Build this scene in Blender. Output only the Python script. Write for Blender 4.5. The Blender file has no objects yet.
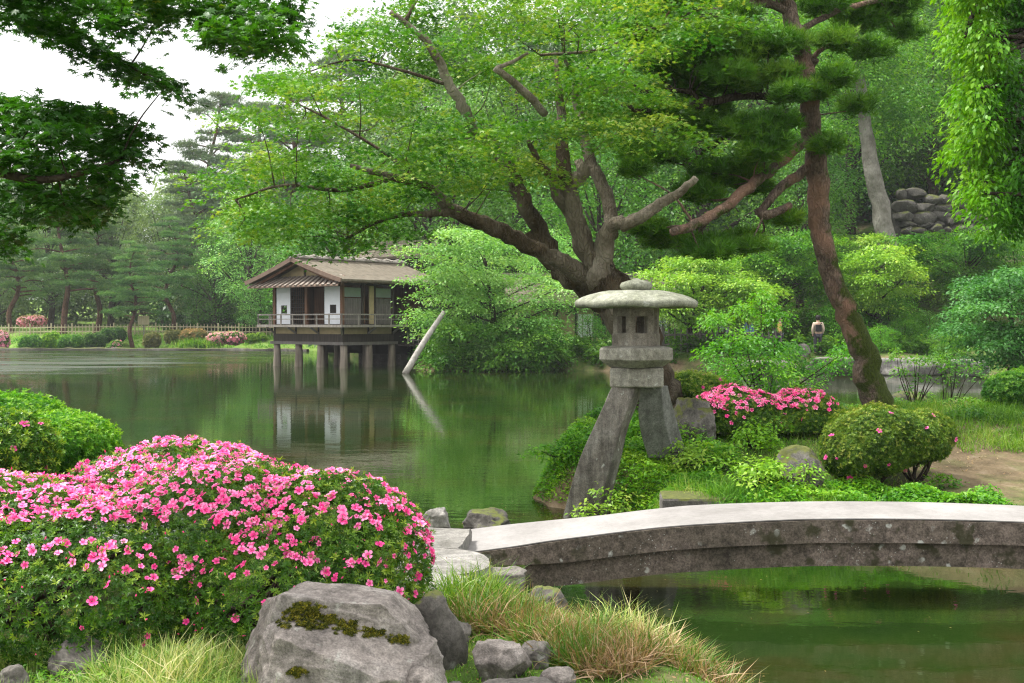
import bpy, math, random
import numpy as np
from mathutils import noise as mnoise, Vector

SC = bpy.context.scene
COL = SC.collection
F = 1024 * 40.0 / 36.0
EYE = 2.2
TH = math.atan(19.5 / F)
cT, sT = math.cos(TH), math.sin(TH)
PI = math.pi


def W(px, py, d):
    """world point at distance d (metres ahead) seen at this spot of the photograph"""
    a = (px - 512.0) / F
    b = (341.5 - py) / F
    y = cT + b * sT
    z = -sT + b * cT
    k = d / y
    return np.array([a * k, d, EYE + z * k])


def PXM(d):
    return d / F


def R(s):
    return np.random.default_rng(s)


# ---------------------------------------------------------------- objects
def tag(o, label=None, cat=None, group=None, kind=None):
    if label: o['label'] = label
    if cat: o['category'] = cat
    if group: o['group'] = group
    if kind: o['kind'] = kind
    return o


def thing(name, label, cat, loc=(0, 0, 0), rz=0.0, group=None):
    o = bpy.data.objects.new(name, None)
    COL.objects.link(o)
    o.empty_display_size = 0.2
    o.location = tuple(float(v) for v in loc)
    o.rotation_euler = (0, 0, rz)
    return tag(o, label, cat, group)


def copy_tree(o, loc, rz=0.0, sc=1.0, label=None, group=None, parent=None):
    c = o.copy()
    COL.objects.link(c)
    if parent is None:
        c.location = tuple(float(v) for v in loc)
        c.rotation_euler = (0, 0, rz)
        c.scale = sc if isinstance(sc, tuple) else (sc, sc, sc)
        if label: c['label'] = label
        if group: c['group'] = group
    else:
        c.parent = parent
    for ch in [k for k in ALLCH.get(o.name, [])]:
        n = copy_tree(ch, None, parent=c)
    return c


ALLCH = {}


def link(name, me, mat, parent=None, smooth=False):
    o = bpy.data.objects.new(name, me)
    COL.objects.link(o)
    if mat: me.materials.append(mat)
    if smooth:
        me.shade_smooth()
    if parent is not None:
        o.parent = parent
        ALLCH.setdefault(parent.name, []).append(o)
    return o


def np_mesh(name, V, sizes, loops, tint=None):
    me = bpy.data.meshes.new(name)
    V = np.ascontiguousarray(V, dtype=np.float32)
    me.vertices.add(len(V))
    me.vertices.foreach_set('co', V.ravel())
    me.loops.add(len(loops))
    me.loops.foreach_set('vertex_index', np.ascontiguousarray(loops, dtype=np.int32))
    me.polygons.add(len(sizes))
    st = np.zeros(len(sizes), dtype=np.int32)
    st[1:] = np.cumsum(sizes)[:-1]
    me.polygons.foreach_set('loop_start', st)
    if tint is not None:
        a = me.attributes.new('tint', 'FLOAT', 'FACE')
        a.data.foreach_set('value', np.ascontiguousarray(tint, dtype=np.float32))
    me.update(calc_edges=True)
    return me


class MB:
    """collects boxes, tubes and such; build() links them as one mesh object"""
    def __init__(s):
        s.v = []; s.f = []; s.n = 0

    def add(s, V, Fc):
        V = np.asarray(V, float)
        s.v.append(V)
        s.f += [tuple(i + s.n for i in f) for f in Fc]
        s.n += len(V)
        return s

    def box(s, c, d, rz=0.0, tilt=None):
        x, y, z = d[0] / 2, d[1] / 2, d[2] / 2
        V = np.array([(-x, -y, -z), (x, -y, -z), (x, y, -z), (-x, y, -z), (-x, -y, z), (x, -y, z), (x, y, z), (-x, y, z)])
        if tilt is not None:
            V = V @ np.array(tilt).T
        if rz:
            ca, sa = math.cos(rz), math.sin(rz)
            V = V @ np.array([[ca, -sa, 0], [sa, ca, 0], [0, 0, 1]]).T
        return s.add(V + np.asarray(c, float), [(0, 3, 2, 1), (4, 5, 6, 7), (0, 1, 5, 4), (1, 2, 6, 5), (2, 3, 7, 6), (3, 0, 4, 7)])

    def bar(s, a, b, w, h=None):
        """square bar from a to b"""
        h = h or w
        a = np.asarray(a, float); b = np.asarray(b, float)
        t = b - a; L = np.linalg.norm(t); t /= L
        up = np.array([0, 0, 1.0]) if abs(t[2]) < .95 else np.array([0, 1.0, 0])
        r = np.cross(t, up); r /= np.linalg.norm(r); u = np.cross(r, t)
        V = []
        for p in (a, b):
            for sx, sz in ((-1, -1), (1, -1), (1, 1), (-1, 1)):
                V.append(p + r * sx * w / 2 + u * sz * h / 2)
        return s.add(V, [(0, 1, 2, 3), (7, 6, 5, 4), (0, 4, 5, 1), (1, 5, 6, 2), (2, 6, 7, 3), (3, 7, 4, 0)])

    def tube(s, P, rad, n=8, wob=0.0, seed=0, cap=True, flare=0):
        P = np.asarray(P, float); rad = np.asarray(rad, float)
        m = len(P)
        T = np.gradient(P, axis=0); T /= np.linalg.norm(T, axis=1)[:, None] + 1e-9
        ref = np.array([0, 1.0, 0]) if abs(T[0][1]) < .9 else np.array([1.0, 0, 0])
        u = np.cross(T[0], ref); u /= np.linalg.norm(u)
        rg = R(seed)
        ph = rg.uniform(0, 6.28, 4)
        V = np.zeros((m, n, 3))
        ang = np.arange(n) * 2 * PI / n
        for i in range(m):
            u = u - T[i] * (u @ T[i]); u /= np.linalg.norm(u) + 1e-9
            w = np.cross(T[i], u)
            rr = rad[i] * (1 + wob * (np.sin(ang * 2 + ph[0] + i * .35) * .5 + np.sin(ang * 3 + ph[1] - i * .5) * .4 + rg.normal(0, .25, n)))
            V[i] = P[i] + np.outer(np.cos(ang) * rr, u) + np.outer(np.sin(ang) * rr, w)
        Fc = []
        for i in range(m - 1):
            for j in range(n):
                k = (j + 1) % n
                Fc.append((i * n + j, i * n + k, (i + 1) * n + k, (i + 1) * n + j))
        if cap:
            Fc.append(tuple(range(n))[::-1]); Fc.append(tuple((m - 1) * n + j for j in range(n)))
        return s.add(V.reshape(-1, 3), Fc)

    def lathe(s, prof, n=24, c=(0, 0, 0), rz=0.0, sx=1, sy=1):
        V = []
        for r, z in prof:
            for j in range(n):
                a = rz + j * 2 * PI / n
                V.append((c[0] + r * math.cos(a) * sx, c[1] + r * math.sin(a) * sy, c[2] + z))
        Fc = []
        m = len(prof)
        for i in range(m - 1):
            for j in range(n):
                k = (j + 1) % n
                Fc.append((i * n + j, i * n + k, (i + 1) * n + k, (i + 1) * n + j))
        Fc.append(tuple(range(n))[::-1]); Fc.append(tuple((m - 1) * n + j for j in range(n)))
        return s.add(V, Fc)

    def build(s, name, mat, parent=None, org=(0, 0, 0), smooth=False, bevel=0.0):
        V = np.concatenate(s.v) - np.asarray(org, float)
        me = bpy.data.meshes.new(name)
        me.from_pydata([tuple(p) for p in V], [], s.f)
        me.update()
        o = link(name, me, mat, parent, smooth)
        if parent is None and any(org):
            o.location = tuple(float(q) for q in org)
        if bevel:
            b = o.modifiers.new('b', 'BEVEL'); b.width = bevel; b.segments = 2; b.limit_method = 'ANGLE'
        return o


def merge(src, dst):
    import bmesh
    bm = bmesh.new(); bm.from_mesh(dst.data); bm.from_mesh(src.data); bm.to_mesh(dst.data); bm.free()
    dst.data.shade_smooth()
    if src.parent: ALLCH[src.parent.name].remove(src)
    bpy.data.objects.remove(src)


def spline(P, k=6):
    """Catmull-Rom through the rows of P (any number of columns)"""
    P = np.asarray(P, float)
    Q = np.vstack([2 * P[0] - P[1], P, 2 * P[-1] - P[-2]])
    out = []
    for i in range(1, len(Q) - 2):
        for j in range(k):
            t = j / k
            out.append(.5 * ((2 * Q[i]) + (-Q[i - 1] + Q[i + 1]) * t + (2 * Q[i - 1] - 5 * Q[i] + 4 * Q[i + 1] - Q[i + 2]) * t * t
                             + (-Q[i - 1] + 3 * Q[i] - 3 * Q[i + 1] + Q[i + 2]) * t ** 3))
    out.append(P[-1])
    return np.array(out)


# ---------------------------------------------------------------- node helpers
class NT:
    def __init__(s, name):
        s.m = bpy.data.materials.new(name); s.m.use_nodes = True
        s.t = s.m.node_tree; s.n = s.t.nodes; s.n.clear()
        s.out = s.n.new('ShaderNodeOutputMaterial')

    def node(s, typ, **kw):
        n = s.n.new(typ)
        for k, v in kw.items():
            if k.startswith('_'):
                setattr(n, k[1:], v)
            else:
                key = int(k[1:]) if k[0] == 'i' and k[1:].isdigit() else k.replace('__', ' ')
                s.set(n, key, v)
        return n

    def set(s, n, key, v):
        if isinstance(v, bpy.types.NodeSocket):
            s.t.links.new(v, n.inputs[key])
        else:
            inp = n.inputs[key]
            if hasattr(inp.default_value, '__len__') and isinstance(v, (tuple, list)) and len(v) == 3 and len(inp.default_value) == 4:
                v = (*v, 1)
            inp.default_value = v

    def obj(s):
        return s.node('ShaderNodeTexCoord').outputs['Object']

    def pos(s):
        return s.node('ShaderNodeNewGeometry').outputs['Position']

    def noise(s, vec, scale, detail=4, rough=.55, dist=0.0):
        return s.node('ShaderNodeTexNoise', Vector=vec, Scale=scale, Detail=detail, Roughness=rough, Distortion=dist).outputs['Fac']

    def ramp(s, fac, *stops):
        n = s.n.new('ShaderNodeValToRGB')
        s.t.links.new(fac, n.inputs[0])
        e = n.color_ramp.elements
        while len(e) < len(stops): e.new(.5)
        for q, (p, c) in zip(e, stops):
            q.position = p
            q.color = (*c, 1) if isinstance(c, (tuple, list)) else (c, c, c, 1)
        return n.outputs[0]

    def mix(s, fac, a, b, mode='MIX'):
        n = s.n.new('ShaderNodeMix'); n.data_type = 'RGBA'; n.blend_type = mode
        s.set(n, 0, fac); s.set(n, 6, a); s.set(n, 7, b)
        return n.outputs[2]

    def math(s, op, a, b=0.0, clamp=False):
        n = s.n.new('ShaderNodeMath'); n.operation = op; n.use_clamp = clamp
        s.set(n, 0, a); s.set(n, 1, b)
        return n.outputs[0]

    def bump(s, h, strength, dist=.02, normal=None):
        n = s.node('ShaderNodeBump', Height=h, Strength=strength, Distance=dist)
        if normal is not None: s.set(n, 'Normal', normal)
        return n.outputs[0]

    def finish(s, col, rough=.8, normal=None, spec=.3, **kw):
        b = s.n.new('ShaderNodeBsdfPrincipled')
        s.set(b, 'Base Color', col); s.set(b, 'Roughness', rough); s.set(b, 'Specular IOR Level', spec)
        for k, v in kw.items(): s.set(b, k.replace('_', ' '), v)
        if normal is not None: s.set(b, 'Normal', normal)
        s.t.links.new(b.outputs[0], s.out.inputs[0])
        return s.m


def leaf_mat(name, stops, trans=.4, rough=.45, spec=.25, var=.25, tcol=(1.0, 1.0, .45)):
    """stops: colours over the per-leaf tint 0..1; a slow position noise varies whole sprays"""
    t = NT(name)
    tint = t.node('ShaderNodeAttribute', _attribute_name='tint').outputs['Fac']
    nz = t.noise(t.obj(), 1.1, 2)
    f = t.math('ADD', tint, t.math('MULTIPLY', t.math('SUBTRACT', nz, .5), var * 4), clamp=True)
    k = len(stops)
    col = t.ramp(f, *[(i / (k - 1), c) for i, c in enumerate(stops)])
    hs = t.n.new('ShaderNodeHueSaturation'); t.t.links.new(col, hs.inputs['Color'])
    oi = t.node('ShaderNodeObjectInfo').outputs['Random']
    t.set(hs, 'Value', t.math('ADD', t.math('MULTIPLY', oi, .3), 1.0))
    t.set(hs, 'Saturation', 1.04)
    t.set(hs, 'Hue', t.math('ADD', t.math('MULTIPLY', oi, .02), .49))
    col = hs.outputs[0]
    b = t.n.new('ShaderNodeBsdfPrincipled')
    t.set(b, 'Base Color', col); t.set(b, 'Roughness', rough); t.set(b, 'Specular IOR Level', spec)
    tr = t.n.new('ShaderNodeBsdfTranslucent')
    t.set(tr, 'Color', t.mix(1.0, t.mix(1.0, col, (1.6, 1.6, 1.6), 'MULTIPLY'), tcol, 'MULTIPLY'))
    mx = t.n.new('ShaderNodeMixShader'); t.set(mx, 0, trans * .8)
    t.t.links.new(b.outputs[0], mx.inputs[1]); t.t.links.new(tr.outputs[0], mx.inputs[2])
    t.t.links.new(mx.outputs[0], t.out.inputs[0])
    return t.m


# ---------------------------------------------------------------- leaf scattering
def kite(L, w, a, k=.45, z=0.0):
    """4-point blade from the centre along angle a"""
    ca, sa = math.cos(a), math.sin(a)
    q = lambda u, v, zz: (u * ca - v * sa, u * sa + v * ca, zz)
    return [(0, 0, 0), q(L * k, -w / 2, z), q(L, 0, -z * 1.5), q(L * k, w / 2, z)]


def tpl(kites):
    V = []; Fc = []
    for kq in kites:
        b = len(V); V += kq; Fc.append(tuple(range(b, b + len(kq))))
    return np.array(V, float), Fc


def star(n, spread=2.4, L=.62, w=.3):
    ks = []
    for i in range(n):
        a = (i - (n - 1) / 2) * spread / ((n - 1) / 2 if n > 1 else 1)
        l = L * (1 - .35 * abs(a) / spread)
        ks.append(kite(l, w, a, .42, .03))
    return tpl(ks)


T_MAPLE7 = star(7, 2.45, .62, .2)
T_MAPLE5 = star(5, 2.1, .62, .27)
T_MAPLE3 = star(3, 1.25, .72, .42)
T_LEAF = tpl([kite(1, .5, 0, .45, .06)])
T_LEAF2 = tpl([kite(.6, .34, .5, .45, .05), kite(.6, .34, -.8, .5, -.04)])
T_LONG = tpl([kite(1, .26, 0, .4, .04)])


def rosette(n, up=.55, w=.28, seed=1):
    rg = R(seed); V = []; Fc = []
    for i in range(n):
        a = i * 2.4 + rg.uniform(-.3, .3); e = up + rg.uniform(-.45, .35)
        L = rg.uniform(.7, 1.0)
        ce, se = math.cos(e), math.sin(e); ca, sa = math.cos(a), math.sin(a)
        q = lambda u, v, dz: (u * ce * ca - v * sa - dz * se * ca, u * ce * sa + v * ca - dz * se * sa, u * se + dz * ce)
        b = len(V)
        V += [(0, 0, 0), q(L * .5, -w * L / 2, .04), q(L, 0, -.08), q(L * .5, w * L / 2, .04)]
        Fc.append((b, b + 1, b + 2, b + 3))
    return np.array(V), Fc


T_ROS = [rosette(7, seed=k) for k in range(3)]


def tuft(n, w=.05, seed=1, lo=.0, hi=1.45):
    rg = R(seed); V = []; Fc = []
    for i in range(n):
        a = rg.uniform(0, 2 * PI); e = rg.uniform(lo, hi); L = rg.uniform(.7, 1)
        d = np.array([math.cos(e) * math.cos(a), math.cos(e) * math.sin(a), math.sin(e)])
        s = np.cross(d, rg.normal(size=3)); s /= np.linalg.norm(s)
        b = len(V)
        V += [tuple(s * w / 2), tuple(-s * w / 2), tuple(d * L)]
        Fc.append((b, b + 1, b + 2))
    return np.array(V), Fc


T_TUFT = [tuft(12, .10, k) for k in range(3)]
T_TUFT_FAR = [tuft(7, .16, 10 + k) for k in range(3)]


def unit(v):
    return v / (np.linalg.norm(v, axis=-1, keepdims=True) + 1e-9)


def scatter(name, C, Nn, T, S, tp, tint, mat, parent=None, org=(0, 0, 0), extra=None):
    """one mesh of len(C) small pieces: tp = template or list of templates; local x -> T, z -> Nn"""
    tps = [(q[0], q[1], (q[2] if len(q) > 2 else [0.0] * len(q[1]))) for q in (tp if isinstance(tp, list) else [tp])]
    C = np.asarray(C, float) - np.asarray(org, float)
    n = len(C)
    Nn = unit(np.asarray(Nn, float)); T = np.asarray(T, float)
    T = unit(T - Nn * (T * Nn).sum(1)[:, None]); B = np.cross(Nn, T)
    S = np.broadcast_to(np.asarray(S, float), (n,)) if np.ndim(S) < 2 else S
    Vs, Ls, Zs, Ts = [], [], [], []; off = 0
    pick = np.arange(n) % len(tps)
    for k, (tv, tf, to) in enumerate(tps):
        ix = np.where(pick == k)[0]
        if not len(ix): continue
        s = S[ix]
        if s.ndim == 1:
            loc = tv[None] * s[:, None, None]
        else:
            loc = tv[None] * s[:, None, :]
        V = C[ix][:, None] + loc[..., 0:1] * T[ix][:, None] + loc[..., 1:2] * B[ix][:, None] + loc[..., 2:3] * Nn[ix][:, None]
        m = len(tv)
        fl = np.concatenate([np.array(f) for f in tf]); fz = np.array([len(f) for f in tf])
        L = (np.arange(len(ix)) * m)[:, None] + fl[None] + off
        Vs.append(V.reshape(-1, 3)); Ls.append(L.ravel()); Zs.append(np.tile(fz, len(ix)))
        Ts.append(np.clip((np.asarray(tint)[ix][:, None] + np.asarray(to)[None]).ravel(), 0, 1))
        off += m * len(ix)
    me = np_mesh(name, np.concatenate(Vs), np.concatenate(Zs), np.concatenate(Ls), np.concatenate(Ts))
    o = link(name, me, mat, parent)
    if parent is None: o.location = tuple(float(q) for q in org)
    return o


def in_ell(rg, n, shell=.35):
    d = unit(rg.normal(size=(n, 3)))
    r = rg.uniform(shell, 1, n) ** .6
    return d * r[:, None]


def spray_leaves(clumps, rg, spm=20, lps=12, sr=.35, flat=.25, droop=.0, tilt=.35, up_bias=.3, shell=.35, density=None):
    """clumps rows (x,y,z,rx,ry,rz) -> leaf centres, normals, directions, tint per leaf.
    each clump is a cloud of flat sprays; each spray a small disc of leaves"""
    clumps = np.asarray(clumps, float)
    n = len(clumps)
    if density is None:
        k = np.full(n, spm)
    else:
        vol = (clumps[:, 3] * clumps[:, 4]) ** .5 * clumps[:, 5] ** .3
        k = np.maximum(3, spm * vol / vol.mean()).astype(int)
    idx = np.repeat(np.arange(n), k)
    m = len(idx)
    p = in_ell(rg, m, shell)
    p[:, 2] += up_bias * rg.uniform(0, 1, m) * (1 - np.abs(p[:, 2]))
    sc = clumps[idx, :3] + p * clumps[idx, 3:]
    out = p.copy(); out[:, 2] *= .3; out = unit(out + rg.normal(0, .15, (m, 3)))
    sn = unit(np.array([0, 0, 1.0]) + out * tilt + rg.normal(0, .18, (m, 3)))
    st = unit(out - sn * (out * sn).sum(1)[:, None]); sb = np.cross(sn, st)
    ct = rg.uniform(0, 1, n)[idx] * .35 + rg.uniform(0, 1, m) * .35
    j = np.repeat(np.arange(m), lps); q = len(j)
    rad = np.sqrt(rg.uniform(0, 1, q)) * sr * rg.uniform(.6, 1.25, m)[j]
    a = rg.uniform(0, 2 * PI, q)
    h = rg.normal(0, flat * sr, q)
    C = sc[j] + st[j] * (rad * np.cos(a) * 1.3)[:, None] + sb[j] * (rad * np.sin(a) * .85)[:, None] + sn[j] * h[:, None]
    C[:, 2] -= droop * (rad / sr) ** 2 * sr
    T = st[j] * np.cos(a)[:, None] + sb[j] * np.sin(a)[:, None] + st[j] * .6 - np.array([0, 0, 1.0]) * droop * 1.2 + rg.normal(0, .25, (q, 3))
    N = sn[j] + rg.normal(0, .35, (q, 3))
    tint = np.clip(ct[j] + rg.uniform(0, .3, q), 0, 1)
    return C, N, T, tint


def sm(a, b, x):
    t = np.clip((x - a) / (b - a), 0, 1)
    return t * t * (3 - 2 * t)


def vnoise(x, y, s, seed=0):
    """smooth 2-d value noise in numpy"""
    x = np.asarray(x, float) / s + seed * 17.3; y = np.asarray(y, float) / s + seed * 9.1
    xi = np.floor(x).astype(np.int64); yi = np.floor(y).astype(np.int64)
    fx = x - xi; fy = y - yi; fx = fx * fx * (3 - 2 * fx); fy = fy * fy * (3 - 2 * fy)
    def hsh(i, j):
        v = (i * 374761393 + j * 668265263 + seed * 974634777) & 0x7fffffff
        v = ((v ^ (v >> 13)) * 1274126177) & 0x7fffffff
        return ((v ^ (v >> 16)) & 0xffff) / 65535.0
    return (hsh(xi, yi) * (1 - fx) + hsh(xi + 1, yi) * fx) * (1 - fy) + (hsh(xi, yi + 1) * (1 - fx) + hsh(xi + 1, yi + 1) * fx) * fy
# ---------------------------------------------------------------- materials
def stone_mat(name, base, dark, light, moss=0.0, mossmin=.5, lich=.5, scale=1.0, bump=.5, rough=.85, stain=.35, crack=.0):
    t = NT(name); P = t.obj()
    n1 = t.noise(P, 2.2 * scale, 8, .65, .4); n2 = t.noise(P, 14 * scale, 8, .7)
    n3 = t.noise(P, 60 * scale, 4, .7)
    col = t.ramp(n1, (.3, dark), (.5, base), (.72, light))
    col = t.mix(.45, col, t.ramp(n2, (.25, (.25, .24, .22)), (.6, (.75, .73, .7)), (.8, (1.25, 1.25, 1.2))), 'MULTIPLY') if False else t.mix(.7, col, t.ramp(n2, (.32, .35), (.62, 1.0)), 'MULTIPLY')
    col = t.mix(.6, col, t.ramp(n3, (.38, .35), (.6, 1.0)), 'MULTIPLY')
    mps = t.node('ShaderNodeMapping', Vector=P); mps.inputs['Scale'].default_value = (7, 7, .7)
    col = t.mix(stain, col, t.ramp(t.noise(mps.outputs[0], 1.0 * scale, 5, .7), (.38, .25), (.58, 1.0)), 'MULTIPLY')
    ve = t.node('ShaderNodeTexVoronoi', Vector=t.mix(.35, P, t.node('ShaderNodeTexNoise', Vector=P, Scale=3.0 * scale, Detail=4).outputs['Color']), Scale=2.0 * scale, _feature='DISTANCE_TO_EDGE').outputs['Distance']
    ck = t.math('MULTIPLY', t.ramp(ve, (.0, 1.0), (.012, 0.0)), t.ramp(t.noise(P, 1.3 * scale, 2), (.45, 0.0), (.55, crack)))
    col = t.mix(ck, col, (.03, .027, .022))
    if lich:
        v = t.node('ShaderNodeTexVoronoi', Vector=t.mix(.12, P, t.node('ShaderNodeTexNoise', Vector=P, Scale=9 * scale).outputs['Color']), Scale=7 * scale, Randomness=1.0)
        big = t.noise(P, 3.1 * scale, 3)
        f = t.math('MULTIPLY', t.ramp(v.outputs['Distance'], (.16, 1.0), (.26, 0.0)), t.ramp(big, (.53, 0.0), (.6, 1.0)))
        f = t.math('MULTIPLY', f, t.ramp(n3, (.35, .2), (.55, 1.0)))
        col = t.mix(t.math('MULTIPLY', f, lich), col, (.5, .52, .46))
    if moss:
        g = t.node('ShaderNodeNewGeometry'); sp = t.node('ShaderNodeSeparateXYZ', Vector=g.outputs['Normal'])
        mn = t.noise(P, 1.7 * scale, 6, .7)
        f = t.math('ADD', t.math('MULTIPLY', sp.outputs['Z'], .45), mn)
        f = t.ramp(f, (min(.94, mossmin + .42 - moss * .3), 0.0), (min(.99, mossmin + .5 - moss * .3), 1.0))
        mc = t.ramp(n2, (.3, (.035, .045, .012)), (.7, (.12, .13, .03)))
        col = t.mix(f, col, mc)
    hgt = t.math('ADD', t.math('MULTIPLY', t.math('SUBTRACT', n1, ck), .6), t.math('ADD', t.math('MULTIPLY', n2, .35), t.math('MULTIPLY', n3, .12)))
    return t.finish(col, rough, t.bump(hgt, bump, .05 / scale))


def wood_mat(name, a, b, scale=1.0, axis='Z', rough=.75, bump=.3):
    t = NT(name); P = t.obj()
    mp = t.node('ShaderNodeMapping', Vector=P)
    sc = {'X': (.6, 9, 9), 'Y': (9, .6, 9), 'Z': (9, 9, .6)}[axis]
    mp.inputs['Scale'].default_value = tuple(v * scale for v in sc)
    n = t.noise(mp.outputs[0], 2.0, 5, .6); n2 = t.noise(P, 1.5, 4)
    col = t.mix(.5, t.ramp(n, (.3, a), (.7, b)), t.ramp(n2, (.3, .6), (.7, 1.0)), 'MULTIPLY')
    return t.finish(col, rough, t.bump(n, bump, .01))


def plain_mat(name, c, rough=.7, var=.3, scale=4.0, spec=.3):
    t = NT(name); n = t.noise(t.obj(), scale, 5, .6)
    lo = tuple(v * (1 - var) for v in c); hi = tuple(min(1, v * (1 + var * .6)) for v in c)
    return t.finish(t.ramp(n, (.3, lo), (.7, hi)), rough, t.bump(n, .15, .01), spec)


def bark_mat(name, a, b, c=None, scale=1.0, moss=0.0, bump=.9, plates=True):
    t = NT(name); P = t.obj()
    mp = t.node('ShaderNodeMapping', Vector=P); mp.inputs['Scale'].default_value = (1, 1, .35)
    wn = t.node('ShaderNodeTexNoise', Vector=mp.outputs[0], Scale=6 * scale, Detail=4)
    vec = t.mix(.15, mp.outputs[0], wn.outputs['Color'])
    v = t.node('ShaderNodeTexVoronoi', Vector=vec, Scale=13 * scale, _feature='DISTANCE_TO_EDGE').outputs['Distance']
    n1 = t.noise(P, 2.0 * scale, 5, .6); n2 = t.noise(mp.outputs[0], 22 * scale, 5, .7)
    col = t.ramp(n1, (.3, a), (.7, b))
    if plates:
        col = t.mix(1.0, col, t.ramp(v, (.0, .5), (.14, 1.0)), 'MULTIPLY')
    col = t.mix(.7, col, t.ramp(n2, (.3, .5), (.65, 1.0)), 'MULTIPLY')
    if c: col = t.mix(t.ramp(t.noise(P, 1.3, 3), (.5, 0.0), (.62, .8)), col, c)
    if moss:
        mn = t.noise(P, 3.0, 6, .7); g = t.node('ShaderNodeNewGeometry')
        sp = t.node('ShaderNodeSeparateXYZ', Vector=P)
        f = t.math('ADD', mn, t.math('MULTIPLY', t.math('SUBTRACT', moss, sp.outputs['Z']), .12))
        nx = t.node('ShaderNodeSeparateXYZ', Vector=g.outputs['Normal'])
        f = t.math('ADD', f, t.math('MULTIPLY', nx.outputs['X'], .18))
        col = t.mix(t.ramp(f, (.55, 0.0), (.66, 1.0)), col, t.ramp(n2, (.3, (.03, .045, .01)), (.7, (.09, .12, .02))))
    h = t.math('ADD', t.math('MULTIPLY', t.ramp(v, (.0, 0.0), (.2, 1.0)), .7), t.math('MULTIPLY', n2, .5))
    return t.finish(col, .9, t.bump(h, bump, .03), .15)


M = {}
M['bark_maple'] = bark_mat('bark_maple', (.035, .027, .017), (.155, .118, .075), (.20, .175, .13), 1.6, 0, 1.0, plates=False)
M['bark_pine'] = bark_mat('bark_pine', (.14, .10, .08), (.34, .25, .20), (.36, .21, .15), 2.0, 2.2)
M['bark_pine_far'] = bark_mat('bark_pine_far', (.08, .045, .03), (.22, .12, .08), None, .8)
M['bark_dark'] = bark_mat('bark_dark', (.03, .024, .018), (.09, .07, .05), None, 1.0)
M['bark_grey'] = bark_mat('bark_grey', (.13, .12, .095), (.34, .32, .28), None, .8, plates=False)
M['rock'] = stone_mat('rock', (.20, .18, .16), (.10, .09, .08), (.33, .30, .27), moss=.0, lich=.6, crack=.35)
M['rock_moss'] = stone_mat('rock_moss', (.19, .175, .155), (.08, .075, .065), (.32, .30, .27), moss=.6, mossmin=.42, lich=.6)
M['rock_dark'] = stone_mat('rock_dark', (.12, .11, .095), (.05, .045, .04), (.2, .185, .165), moss=.35, mossmin=.5, lich=.35)
M['rock_pale'] = stone_mat('rock_pale', (.29, .275, .25), (.16, .15, .13), (.40, .385, .36), moss=0, lich=.3, bump=.3)
M['lantern'] = stone_mat('lantern_stone', (.36, .345, .28), (.15, .14, .105), (.52, .50, .43), moss=.0, lich=.6, scale=1.6, bump=.35)
M['lantern_roof'] = stone_mat('lantern_roof_stone', (.36, .37, .28), (.19, .20, .13), (.50, .50, .42), moss=.0, lich=.5, scale=1.6, bump=.3)
M['lantern_leg'] = stone_mat('lantern_leg_stone', (.25, .225, .19), (.12, .105, .085), (.42, .40, .35), moss=.0, lich=.9, scale=1.3, bump=.6, stain=.7)
M['wood_dark'] = wood_mat('wood_dark', (.025, .02, .016), (.07, .055, .045))
M['wood_brown'] = wood_mat('wood_brown', (.10, .05, .03), (.22, .11, .06))
M['wood_grey'] = wood_mat('wood_grey', (.17, .15, .13), (.34, .31, .27))
M['wood_panel'] = wood_mat('wood_panel', (.10, .09, .085), (.20, .18, .165), 1.6)
M['bamboo'] = wood_mat('bamboo', (.42, .36, .22), (.6, .52, .36))
M['paper'] = plain_mat('white_paper', (.78, .80, .84), .8, .05)
M['plaster'] = plain_mat('ochre_plaster', (.42, .33, .19), .9, .15)
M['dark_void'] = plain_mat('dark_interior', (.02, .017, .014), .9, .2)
M['glass'] = plain_mat('window_glass', (.20, .23, .23), .15, .1, 4, .6)
M['pole'] = wood_mat('grey_pole', (.18, .165, .14), (.42, .40, .36))


def maple_cols(bright=1.0, y=1.0):
    return [(.03 * bright, .085 * bright, .012), (.075 * bright * y, .18 * bright, .018), (.16 * bright * y, .27 * bright, .03), (.30 * bright * y, .33 * bright, .06)]


M['leaf_maple'] = leaf_mat('leaf_maple', [(.020, .08, .010), (.05, .145, .013), (.115, .22, .022), (.27, .31, .06)], .38, var=.35)
M['leaf_maple_near'] = leaf_mat('leaf_maple_near', [(.012, .065, .008), (.026, .11, .011), (.055, .18, .016), (.22, .27, .03)], .4, var=.12)
M['leaf_maple_soft'] = leaf_mat('leaf_maple_soft', [(.05, .16, .03), (.11, .27, .055), (.21, .39, .10), (.33, .47, .16)], .38, var=.25)
M['leaf_bright'] = leaf_mat('leaf_bright', [(.02, .095, .012), (.05, .18, .015), (.11, .28, .022), (.20, .36, .035)], .4, var=.3)
M['leaf_mid'] = leaf_mat('leaf_mid', [(.018, .08, .010), (.045, .145, .016), (.09, .22, .025), (.17, .31, .04)], .35, var=.25)
M['leaf_dark'] = leaf_mat('leaf_dark', [(.008, .04, .007), (.020, .075, .010), (.045, .12, .016), (.09, .18, .025)], .3, var=.2)
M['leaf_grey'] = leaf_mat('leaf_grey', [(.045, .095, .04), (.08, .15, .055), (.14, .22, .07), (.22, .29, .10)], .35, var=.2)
M['leaf_olive'] = leaf_mat('leaf_olive', [(.06, .075, .02), (.10, .12, .03), (.16, .17, .05), (.22, .2, .08)], .3, var=.2)
M['leaf_lime'] = leaf_mat('leaf_lime', [(.05, .15, .015), (.12, .26, .025), (.22, .38, .05), (.36, .46, .09)], .42, var=.3)
M['leaf_cascade'] = leaf_mat('leaf_cascade', [(.012, .07, .006), (.035, .15, .010), (.09, .26, .014), (.20, .38, .03)], .4, var=.2)
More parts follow.
